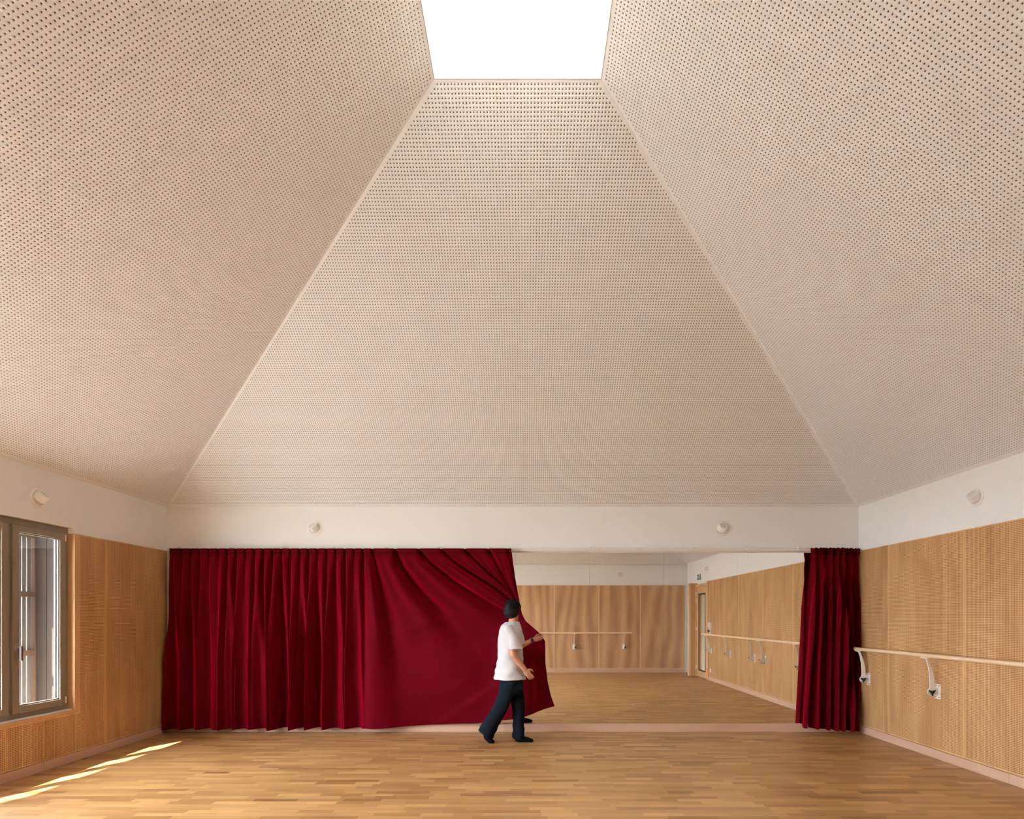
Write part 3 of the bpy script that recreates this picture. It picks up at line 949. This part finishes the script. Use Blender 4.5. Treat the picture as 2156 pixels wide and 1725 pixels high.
    # carried forward in front of the mirror towards the hand, turning back to its edge
    near = np.exp(-((X + 0.10) / 0.24) ** 2) * sstep(1.65, 1.05, Z)
    grip = np.exp(-((X - hx - 0.03) ** 2 + (Z - hz) ** 2) / 0.15 ** 2)
    fold_back = sstep(-0.02, 0.30, X) * sstep(1.2, 1.0, Z)
    Y = 7.15 + yd * (1 - 0.6 * near) - (0.15 * near + 0.148 * grip - 0.11 * fold_back) * wr
    Y = np.minimum(Y, np.where(Z > 2.36, 7.214, 7.262))
    return np.stack([X, Y - off, Z], -1)


cm = empty('stage_curtain', (-2.4, 7.15, 2.418))
tag(cm, 'wide red velvet curtain drawn across the mirrors by the walking person', 'curtain')
grid_mesh('cloth', curtain_main(), M['velvet'], cm)
grid_mesh('heading_tape', curtain_main(900, 8, 0.0, 0.036, 0.003), M['velvet_tape'], cm)
# hooks
for i, hxx in enumerate(hook_x):
    m = MB(); m.tube([(hxx, 7.208, 2.380), (hxx, 7.219, 2.404)], 0.003, 6); m.build('hook', M['rail'], cm)


def curtain_gathered(ns=520, nt_=150, t0=0.0, t1=1.0, off=0.0):
    s = np.linspace(0, 1, ns); tt = np.linspace(t0, t1, nt_)
    S, Tt = np.meshgrid(s, tt)
    K = 7.14 / FPX
    xl = (np.interp(Tt, [0, 0.05, 0.12, 0.5, 1.0], [1711, 1712.5, 1711, 1705, 1692]) - PPX) * K
    xr = (np.interp(Tt, [0, 0.05, 0.12, 0.5, 1.0], [1812, 1810, 1810, 1811, 1814]) - PPX) * K
    nf = 6.5
    ph = S * nf
    sw = 0.30 * vnoise(ph * 0.9 + 5, 77) + 0.22 * np.sin(2.2 * Tt + S * 5) * Tt
    ph2 = ph + sw
    sn, cs_ = np.sin(2 * PI * ph2), np.cos(2 * PI * ph2)
    amp = (1 - 0.6 * sstep(0.72, 0.95, S)) * (0.022 + 0.060 * sstep(0.04, 0.35, Tt)) * (0.80 + 0.4 * vnoise(ph * 0.8 + 9, 78))
    ruf = np.sin(2 * PI * S * 19 + 1.5 * vnoise(S * 12, 80))
    X = xl + (xr - xl) * S + 0.042 * sn * sstep(0.05, 0.4, Tt) + 0.004 * ruf * (1 - sstep(0.03, 0.1, Tt))
    Y = 7.165 + amp * cs_ + 0.016 * ruf * (1 - sstep(0.04, 0.12, Tt)) + 0.01 * Tt + 0.05 * (1 - sstep(0.0, 0.22, S)) * Tt ** 0.5
    # a broad diagonal fold sweeping down to the right
    c = 0.46 + 0.40 * Tt
    Y -= 0.055 * np.exp(-((S - c) / 0.07) ** 2) * sstep(0.08, 0.3, Tt)
    Y += 0.030 * np.exp(-((S - c - 0.11) / 0.05) ** 2) * sstep(0.08, 0.3, Tt)
    ztop = 2.425 + 0.006 * ruf * (1 - Tt)
    zb = CAMZ + (PPY - (1533 + 8.5 * S ** 0.6)) * K
    zb = np.maximum(zb, 0.02)
    Z = ztop - Tt * (ztop - zb)
    rec = 0.06 * sstep(0.62, 0.95, S) * sstep(0.30, 0.70, Z)
    Y += rec
    X = X * (1 + rec / 7.14)
    Y = np.minimum(Y, np.where(Z > 2.36, 7.214, 7.268))
    return np.stack([X, Y - off, Z], -1)


cg = empty('stage_curtain', (4.0, 7.165, 2.42))
tag(cg, 'narrow red velvet curtain gathered in the corner beside the barre', 'curtain')
grid_mesh('cloth', curtain_gathered(), M['velvet'], cg)
grid_mesh('heading_tape', curtain_gathered(520, 8, 0.0, 0.038, 0.003), M['velvet_tape'], cg)


# ---- wall spotlights
def wall_light(c, n, aim, label):
    c, n, aim = Vector(c), Vector(n).normalized(), Vector(aim).normalized()
    r = empty('wall_spotlight', c)
    tag(r, label, 'spotlight', 'round white spotlights on the plaster band')
    m = MB(); m.lathe(c, n, [(0.094, 0.0), (0.094, 0.006), (0.086, 0.010), (0.070, 0.008), (0.068, 0.001)], 36)
    m.build('trim_ring', M['plastic'], r, smooth=True, auto=40)
    m = MB(); m.lathe(c - aim * 0.01 + n * 0.006, aim, [(0.030, -0.02), (0.062, -0.005), (0.062, 0.058), (0.058, 0.066), (0.048, 0.067), (0.044, 0.060)], 36)
    head = m.build('lamp_head', M['plastic'], r, smooth=True, auto=40)
    m = MB(); m.lathe(c - aim * 0.01 + n * 0.006 + aim * 0.0605, aim, [(0.044, 0), (0.030, 0.004), (0.0, 0.006)], 24, cap=False)
    m.build('lens', M['lens'], head, smooth=True)


M['lens'] = plain('frosted_lens', (0.72, 0.70, 0.66), 0.15)
wall_light((-2.823, YF, 2.696), (0, -1, 0), (-0.25, -0.75, 0.62), 'round white spotlight on the wall above the wide drawn curtain')
wall_light((2.594, YF, 2.696), (0, -1, 0), (0.18, -0.75, 0.62), 'round white spotlight on the wall above the uncovered mirrors')
wall_light((XL - 0.018, 5.37, 2.69), (1, 0, 0), (0.72, 0.15, 0.66), 'round white spotlight on the plaster above the window')
wall_light((XR + 0.018, 5.39, 2.70), (-1, 0, 0), (-0.75, -0.15, 0.62), 'round white spotlight on the plaster above the barre wall panels')
wall_light((2.56, YB - PT, 2.69), (0, 1, 0), (0.2, 0.75, 0.6), 'round spotlight seen in the mirror above the rear barre')
wall_light((XR + 0.018, 1.20, 2.70), (-1, 0, 0), (-0.75, 0.15, 0.62), 'round spotlight seen in the mirror above the door side of the wall')


# ---- ballet barres
def barre(label, axis, wall_pt, inward, s0, s1, brackets, z, mat):
    """axis 'y' or 'x'; inward = unit vector from the wall into the room"""
    A = UY if axis == 'y' else UX
    I = Vector(inward)
    W0 = Vector(wall_pt)
    OFF = 0.145
    r = empty('ballet_barre', W0 + A * ((s0 + s1) / 2) + UZ * z)
    tag(r, label, 'barre', 'ballet barres')
    m = MB()
    pa, pb = W0 + I * OFF + A * s0 + UZ * z, W0 + I * OFF + A * s1 + UZ * z
    d = (pb - pa).normalized()
    m.tube([pa, pa + d * 0.004, pb - d * 0.004, pb], [0.017, 0.021, 0.021, 0.017], 20)
    m.build('handrail', mat, r, smooth=True, auto=40)
    z0 = z - 0.385                     # pivot height
    arm = [(0.010, -0.030), (0.022, -0.045), (0.060, -0.050), (0.082, -0.046), (0.105, -0.036), (0.117, -0.018), (0.118, 0.004), (0.110, 0.022),
           (0.094, 0.038), (0.093, 0.075), (0.095, 0.140), (0.101, 0.200), (0.112, 0.265), (0.128, 0.318), (0.140, 0.350), (0.160, 0.350), (0.160, 0.362),
           (0.118, 0.362), (0.110, 0.345), (0.090, 0.290), (0.070, 0.235), (0.054, 0.175), (0.045, 0.110), (0.042, 0.050), (0.030, 0.040), (0.010, 0.034)]
    # arm leans out from the wall; swap so that the top meets the rail
    arm = [(u, v) for u, v in arm]
    for s in brackets:
        org = W0 + A * s + UZ * z0
        m = MB(); m.prism(arm, I, UZ, A, org, -0.005, 0.005)
        br = m.build('bracket', M['enamel'], r, bevel=0.002)
        m = MB(); m.prism([(-0.036, -0.078), (0.036, -0.078), (0.036, 0.078), (-0.036, 0.078)], A, UZ, I, org, 0.0, 0.010)
        m.build('wall_plate', M['enamel'], br, bevel=0.002)
        for a_, b_ in ((-0.022, -0.06), (0.022, -0.06), (-0.022, 0.06), (0.022, 0.06)):
            m = MB(); m.lathe(org + A * a_ + UZ * b_ + I * 0.010, I, [(0.006, 0), (0.005, 0.003)], 10); m.build('screw', M['black'], br)
        m = MB(); m.prism([(-0.055, 0.0), (0.055, 0.0), (0.045, 0.010), (-0.045, 0.010)], A, UZ, I, W0 + A * s + UZ * (z - 0.0285), OFF - 0.015, OFF + 0.015)
        m.build('saddle', M['enamel'], br, bevel=0.001)
        # star knob on the side that faces the rear of the room
        m = MB()
        kc = org + I * 0.088 + UZ * (-0.006)
        sd = -A if axis == 'y' else A
        m.lathe(kc + sd * 0.004, sd, [(0.010, 0), (0.010, 0.02), (0.016, 0.022), (0.016, 0.04), (0.010, 0.044)], 16)
        for k in range(3):
            an = 0.5 + 2 * PI * k / 3
            dv = I * math.cos(an) + UZ * math.sin(an)
            m.tube([kc + sd * 0.032, kc + sd * 0.032 + dv * 0.022, kc + sd * 0.033 + dv * 0.040], [0.012, 0.010, 0.006], 10)
        m.build('star_knob', M['black'], br, smooth=True, auto=50)
        m = MB(); m.lathe(org + I * 0.062 + UZ * 0.012 + sd * 0.005, sd, [(0.007, 0), (0.006, 0.005)], 10); m.build('bolt', M['steel'], br)
    return r


barre('wooden ballet barre on the wall right beside the gathered red curtain', 'y', (XR, 0, 0), (-1, 0, 0), 4.26, 7.11, [7.05, 5.86, 4.50], 1.112, M['barre'])
barre('wooden ballet barre by the glazed door, seen in the mirror', 'y', (XR, 0, 0), (-1, 0, 0), 1.24, 4.235, [4.02, 2.74, 1.53], 1.112, M['barre'])
barre('wooden ballet barre on the rear wall, seen in the mirror', 'x', (0, YB, 0), (0, 1, 0), -1.35, 2.87, [-0.05, 1.30, 2.665], 1.09, M['barre_x'])

# ---- small things by the door (seen in the mirror)
r = empty('exit_sign', (XR + 0.018, 0.62, 2.50))
tag(r, 'small green and white running figure exit sign above the door', 'exit sign')
xs = XR + 0.018
m = MB(); m.box(xs - 0.03, xs, 0.47, 0.77, 2.46, 2.62); m.build('casing', M['plastic'], r, bevel=0.003)
m = MB(); m.box(xs - 0.033, xs - 0.030, 0.48, 0.76, 2.47, 2.61); face = m.build('sign_face', M['green'], r)
m = MB(); m.box(xs - 0.035, xs - 0.033, 0.60, 0.69, 2.485, 2.60); m.build('doorway_symbol', M['plastic'], face)
m = MB()
Uu, Vv = Vector((0, 1, 0)), UZ
m.prism([(0.0, 0.0), (0.05, 0.0), (0.05, 0.025), (0.075, -0.012), (0.05, -0.05), (0.05, -0.025), (0.0, -0.025)], Uu * -1, Vv, UX, (xs - 0.034, 0.58, 2.555), -0.001, 0.001)
m.build('arrow_symbol', M['plastic'], face)
m = MB()
m.lathe((xs - 0.036, 0.652, 2.586), (1, 0, 0), [(0.009, -0.001), (0.009, 0.001)], 12)
for a_, b_ in (((0.65, 2.575), (0.636, 2.538)), ((0.636, 2.538), (0.655, 2.52)), ((0.655, 2.52), (0.668, 2.495)), ((0.636, 2.538), (0.622, 2.515)), ((0.622, 2.515), (0.608, 2.51)), ((0.65, 2.57), (0.668, 2.55)), ((0.648, 2.568), (0.628, 2.56))):
    m.tube([(xs - 0.036, *a_), (xs - 0.036, *b_)], 0.005, 6)
m.build('running_figure', M['green'], face)
r = empty('wall_control', (XR, 1.50, 1.26))
tag(r, 'white wall control box with a black knob beside the door', 'control box')
m = MB(); m.box(XR - 0.05, XR, 1.44, 1.55, 1.25, 1.40); bx_ = m.build('casing', M['plastic'], r, bevel=0.004)
m = MB(); m.box(XR - 0.065, XR - 0.05, 1.455, 1.535, 1.30, 1.385); m.build('cover', M['enamel'], r, bevel=0.003)
m = MB(); m.box(XR - 0.035, XR, 1.465, 1.525, 1.13, 1.25); m.build('lower_box', M['plastic'], r, bevel=0.003)
m = MB(); m.lathe((XR - 0.035, 1.495, 1.19), (-1, 0, 0), [(0.012, 0), (0.012, 0.02), (0.022, 0.024), (0.018, 0.05)], 16); m.build('knob', M['black'], r)
r = empty('power_socket', (XR, 1.47, 0.245))
tag(r, 'white double power socket low on the wall by the door', 'power socket')
m = MB(); m.box(XR - 0.012, XR, 1.435, 1.51, 0.20, 0.29); m.build('plate', M['plastic'], r, bevel=0.003)
for zz in (0.228, 0.262):
    m = MB(); m.lathe((XR - 0.012, 1.472, zz), (-1, 0, 0), [(0.015, 0), (0.014, 0.002), (0.012, 0.0)], 14); m.build('outlet', M['enamel'], r)

# ================================================================== PERSON
PY = 6.64
PK = PY / FPX


def P3(px, py, y=PY):
    return Vector(((px - PPX) * PK, y, CAMZ + (PPY - py) * PK))


def capsule(mb, p0, r0, p1, r1, n=18):
    p0, p1 = Vector(p0), Vector(p1)
    d = (p1 - p0).normalized()
    a = d.cross(Vector((0, 0, 1)) if abs(d.z) < 0.9 else Vector((1, 0, 0))).normalized()
    b = d.cross(a)
    rings = []
    for k in range(5):
        t = -PI / 2 + (k + 0.35) / 5 * PI / 2
        rings.append((p0 + d * r0 * math.sin(t), r0 * math.cos(t)))
    rings += [(p0, r0), (p0.lerp(p1, 0.5), (r0 + r1) / 2), (p1, r1)]
    for k in range(5):
        t = (k + 0.65) / 5 * PI / 2
        rings.append((p1 + d * r1 * math.sin(t), r1 * math.cos(t)))
    mb.rings([[c + rr * (math.cos(2 * PI * j / n) * a + math.sin(2 * PI * j / n) * b) for j in range(n)] for c, rr in rings])


def ellipsoid(mb, c, ax, n=20, m_=12):
    c = Vector(c)
    ax = [Vector(v) for v in ax]
    mb.rings([[c + ax[2] * math.sin(t) + math.cos(t) * (ax[0] * math.cos(2 * PI * j / n) + ax[1] * math.sin(2 * PI * j / n)) for j in range(n)]
              for t in [(-PI / 2 + (k + 0.25) / (m_ - 0.5) * PI) for k in range(m_)]])


def loft(mb, secs, n=28):
    """secs: (centre, half-vector a, half-vector b)"""
    mb.rings([[Vector(c) + Vector(a) * math.cos(2 * PI * j / n) + Vector(b) * math.sin(2 * PI * j / n) for j in range(n)] for c, a, b in secs])


def fuse(mb, name, mat, parent, voxel, smooth=6, fac=0.5, post=None):
    tmp = mb.build(name + '_raw', mat)
    r_ = tmp.modifiers.new('r', 'REMESH'); r_.mode = 'VOXEL'; r_.voxel_size = voxel
    if smooth:
        s_ = tmp.modifiers.new('s', 'SMOOTH'); s_.factor = fac; s_.iterations = smooth
    dg = bpy.context.evaluated_depsgraph_get()
    me = bpy.data.meshes.new_from_object(tmp.evaluated_get(dg))
    me.name = name
    bpy.data.objects.remove(tmp)
    me.materials.clear(); me.materials.append(mat)
    if post:
        co = np.empty(len(me.vertices) * 3, np.float32); me.vertices.foreach_get('co', co)
        no = np.empty(len(me.vertices) * 3, np.float32); me.vertices.foreach_get('normal', no)
        co = post(co.reshape(-1, 3), no.reshape(-1, 3)); me.vertices.foreach_set('co', co.astype(np.float32).ravel()); me.update()
    me.polygons.foreach_set('use_smooth', np.ones(len(me.polygons), bool))
    o = bpy.data.objects.new(name, me); COL.objects.link(o)
    if parent: put(o, parent)
    return o


person = empty('person', (-0.12, PY, 0))
tag(person, 'person in white t-shirt and dark trousers walking, pulling the red curtain', 'person')
FD = Vector((0.52, 0.85, 0)).normalized()       # facing
SDv = Vector((-FD.y, FD.x, 0))                  # to the person's left
HC = P3(1078.5, 1284)                           # head centre
b = MB()
ellipsoid(b, HC + FD * 0.012 + UZ * 0.0, (FD * 0.092, SDv * 0.074, UZ * 0.112))
ellipsoid(b, HC + FD * 0.050 - UZ * 0.062, (FD * 0.045, SDv * 0.048, UZ * 0.048))          # jaw and chin
capsule(b, HC + FD * 0.100 - UZ * 0.005, 0.010, HC + FD * 0.112 - UZ * 0.034, 0.014)       # nose
capsule(b, HC + FD * 0.086 - UZ * 0.062 + SDv * 0.018, 0.008, HC + FD * 0.086 - UZ * 0.062 - SDv * 0.018, 0.008)   # mouth
for sgn in (-1, 1):
    ellipsoid(b, HC + SDv * 0.077 * sgn - UZ * 0.012 - FD * 0.0, (FD * 0.018, SDv * 0.010, UZ * 0.030))
neck0, neck1 = P3(1079, 1318), P3(1082.5, 1296)
capsule(b, neck0, 0.060, neck1, 0.052)
shR, shL = P3(1072, 1324, 6.50), P3(1086, 1322, 6.79)
capsule(b, shR, 0.05, shL, 0.05)
capsule(b, P3(1076, 1340), 0.10, P3(1076, 1420), 0.10)
# right (near) arm: hangs, forearm forward
elR, wrR = P3(1082, 1379, 6.46), P3(1104.5, 1407, 6.50)
capsule(b, shR, 0.048, elR, 0.043); capsule(b, elR, 0.042, wrR, 0.030)
# left (far) arm reaches to the curtain edge
elL, wrL = P3(1089, 1366, 6.84), P3(1122, 1349.5, 6.89)
capsule(b, shL, 0.048, elL, 0.042); capsule(b, elL, 0.040, wrL, 0.028)
# hands
dR = (P3(1114.5, 1420.5, 6.515) - wrR).normalized()
palmR = wrR + dR * 0.055
upR = dR.cross(Vector((0, 1, 0))).normalized()
ellipsoid(b, palmR, (dR * 0.052, upR * 0.042, Vector((0, 0.020, 0))))
nrm = Vector((0, 1, 0))
for k, (ln, of) in enumerate(((0.070, 0.030), (0.078, 0.010), (0.072, -0.010), (0.058, -0.029))):
    b0 = palmR + dR * 0.040 + upR * of
    k1 = b0 + dR * ln * 0.5 + nrm * 0.012
    k2 = k1 + dR * ln * 0.30 + nrm * 0.030
    capsule(b, b0, 0.0095, k1, 0.0088, 10); capsule(b, k1, 0.0088, k2, 0.0075, 10)
t0 = palmR - dR * 0.022 + upR * 0.034
t1 = t0 + (dR * 0.6 + upR * 0.75).normalized() * 0.036 + nrm * 0.010
capsule(b, t0, 0.013, t1, 0.011, 10); capsule(b, t1, 0.011, t1 + dR * 0.030 + nrm * 0.012, 0.009, 10)
dL = (P3(1141, 1344.5, 6.915) - wrL).normalized()
palmL = wrL + dL * 0.050
upL = Vector((0, -1, 0)).cross(dL).normalized()
if upL.z < 0: upL = -upL
ellipsoid(b, palmL, (dL * 0.050, upL * 0.036, Vector((0, 0.022, 0))))
for k, (ln, of) in enumerate(((0.066, 0.026), (0.074, 0.008), (0.068, -0.010), (0.054, -0.027))):
    b0 = palmL + dL * 0.038 + upL * of
    k1 = b0 + dL * ln * 0.50 + nrm * 0.020
    k2 = k1 + dL * ln * 0.12 + nrm * 0.036
    capsule(b, b0, 0.0095, k1, 0.0088, 10); capsule(b, k1, 0.0088, k2, 0.0078, 10)
t0 = palmL - dL * 0.010 + upL * 0.028 - nrm * 0.008
t1 = t0 + (dL * 0.75 + upL * 0.5).normalized() * 0.036 - nrm * 0.004
capsule(b, t0, 0.013, t1, 0.010, 10); capsule(b, t1, 0.010, t1 + dL * 0.030, 0.0085, 10)
# legs under the trousers
hipR, hipL = P3(1073, 1440, 6.56), P3(1084, 1440, 6.71)
knR, anR = P3(1052, 1492, 6.57), P3(1023.5, 1541, 6.60)
knL, anL = P3(1092, 1493, 6.70), P3(1091.5, 1549, 6.69)
for h, k, a in ((hipR, knR, anR), (hipL, knL, anL)):
    capsule(b, h, 0.062, k, 0.046); capsule(b, k, 0.044, a, 0.030)
capsule(b, P3(1076, 1415), 0.09, P3(1077, 1436), 0.09)
fuse(b, 'body', M['skin'], person, 0.0055, 4)

# hair: a rounded bob over crown and nape
b = MB()
ellipsoid(b, HC - FD * 0.012 + UZ * 0.018, (FD * 0.104, SDv * 0.092, UZ * 0.112))
ellipsoid(b, HC - FD * 0.030 - UZ * 0.030, (FD * 0.090, SDv * 0.095, UZ * 0.082))
ellipsoid(b, HC + FD * 0.040 + UZ * 0.055, (FD * 0.062, SDv * 0.082, UZ * 0.062))


def hair_post(co, no):
    n = np.sin(co[:, 0] * 310 + 2 * np.sin(co[:, 2] * 40)) * np.sin(co[:, 1] * 290 + 1.0)
    return co + no * (0.0022 * n)[:, None]


fuse(b, 'hair', M['hair'], person, 0.006, 3, post=hair_post)

# t-shirt
b = MB()
yv = Vector((0, 1, 0))
secs = []
for (xl_, xr_, yy, dep) in ((1064, 1093, 1309.5, 0.075), (1055, 1097, 1317, 0.135), (1050.5, 1099.5, 1327, 0.165), (1048, 1101, 1345, 0.165), (1048.5, 1101.5, 1365, 0.155),
                            (1047, 1101, 1385, 0.152), (1044, 1102, 1405, 0.155), (1041.5, 1105, 1420, 0.160), (1040, 1107, 1430.5, 0.162)):
    c = P3((xl_ + xr_) / 2, yy)
    secs.append((c, UX * ((xr_ - xl_) / 2 * PK), yv * dep))
loft(b, secs)
for s_, e_, nx in ((shR, P3(1087, 1364, 6.47), 1), (shL, P3(1091, 1356, 6.82), 1)):
    d = (e_ - s_).normalized()
    loft(b, [(s_ - d * 0.05, UX * 0.045, yv * 0.04), (s_, UX * 0.070, yv * 0.062), (s_.lerp(e_, 0.5), UX * 0.078, yv * 0.070), (e_ + d * 0.01, UX * 0.083, yv * 0.074)], 20)


def shirt_post(co, no):
    x, y_, z = co[:, 0], co[:, 1], co[:, 2]
    k = np.clip((1.16 - z) / 0.3, 0, 1)
    wv = np.sin(60 * z + 26 * x + 3 * np.sin(14 * x)) * 0.0042 * k + np.sin(22 * z - 30 * x + 9 * y_) * 0.004
    return co + no * wv[:, None]


fuse(b, 't_shirt', M['shirt'], person, 0.0075, 6, post=shirt_post)
m = MB()
ring_c = neck0.lerp(neck1, 0.35)
m.rings([[ring_c + UZ * h + r_ * (math.cos(2 * PI * j / 24) * UX + math.sin(2 * PI * j / 24) * yv) for j in range(24)] for h, r_ in ((-0.030, 0.086), (-0.014, 0.074), (-0.008, 0.070), (-0.012, 0.064))], cap=False)
m.build('collar', M['shirt'], person, smooth=True)

# trousers
b = MB()
loft(b, [(P3(1076, 1418), UX * 0.135, yv * 0.13), (P3(1076.5, 1436), UX * 0.140, yv * 0.140), (P3(1078, 1452), UX * 0.138, yv * 0.140), (P3(1079, 1462), UX * 0.10, yv * 0.11)])
dn = (anR - knR).normalized()
pa = Vector((-dn.z, 0, dn.x))
loft(b, [(P3(1072, 1436, 6.565), UX * 0.108, yv * 0.090), (P3(1066, 1462, 6.57), UX * 0.100, yv * 0.092), (P3(1053, 1490, 6.57), pa * 0.088, yv * 0.086), (P3(1038, 1516, 6.585), pa * 0.090, yv * 0.085),
         (P3(1027.5, 1536, 6.595), pa * 0.100, yv * 0.086), (P3(1023, 1545, 6.60), pa * 0.104, yv * 0.086)], 24)
loft(b, [(P3(1083, 1438, 6.70), UX * 0.102, yv * 0.090), (P3(1088, 1465, 6.70), UX * 0.090, yv * 0.090), (P3(1092, 1495, 6.70), UX * 0.076, yv * 0.084), (P3(1092, 1525, 6.695), UX * 0.070, yv * 0.080),
         (P3(1092, 1545, 6.69), UX * 0.073, yv * 0.080), (P3(1092, 1557, 6.69), UX * 0.078, yv * 0.082)], 24)


def trouser_post(co, no):
    x, y_, z = co[:, 0], co[:, 1], co[:, 2]
    k = np.clip((0.45 - z) / 0.4, 0, 1)
    return co + no * (np.sin(55 * z + 20 * x) * 0.005 * k + np.sin(24 * x + 30 * y_) * 0.004)[:, None]


fuse(b, 'trousers', M['trousers'], person, 0.0085, 5, post=trouser_post)
# socks
b = MB()
capsule(b, anL - UZ * 0.01, 0.040, P3(1090, 1557, 6.685), 0.038)
capsule(b, Vector((P3(1092, 1559).x, 6.683, 0.040)), 0.040, Vector((P3(1108, 1560).x, 6.668, 0.034)), 0.034)
capsule(b, Vector((P3(1108, 1560).x, 6.668, 0.034)), 0.034, Vector((P3(1119.5, 1561).x, 6.660, 0.023)), 0.023)
fuse(b, 'sock', M['socks'], person, 0.006, 5)
b = MB()
capsule(b, anR, 0.038, P3(1026, 1551, 6.60), 0.040)
capsule(b, P3(1026, 1551, 6.60), 0.040, Vector((P3(1033, 0).x, 6.598, 0.036)), 0.034)
capsule(b, Vector((P3(1032, 0).x, 6.598, 0.036)), 0.034, Vector((P3(1038, 0).x, 6.595, 0.024)), 0.024)
fuse(b, 'sock', M['socks'], person, 0.006, 5)
# watch
m = MB()
m.lathe(wrL - dL * 0.008, dL, [(0.029, -0.012), (0.033, -0.012), (0.033, 0.012), (0.029, 0.012)], 24, cap=False)
wt = m.build('wristwatch', M['black'], person, smooth=True, auto=40)
m = MB(); m.lathe(wrL - dL * 0.008 - nrm * 0.030, -nrm, [(0.018, 0), (0.018, 0.008), (0.014, 0.010)], 20); m.build('watch_case', M['black'], wt)
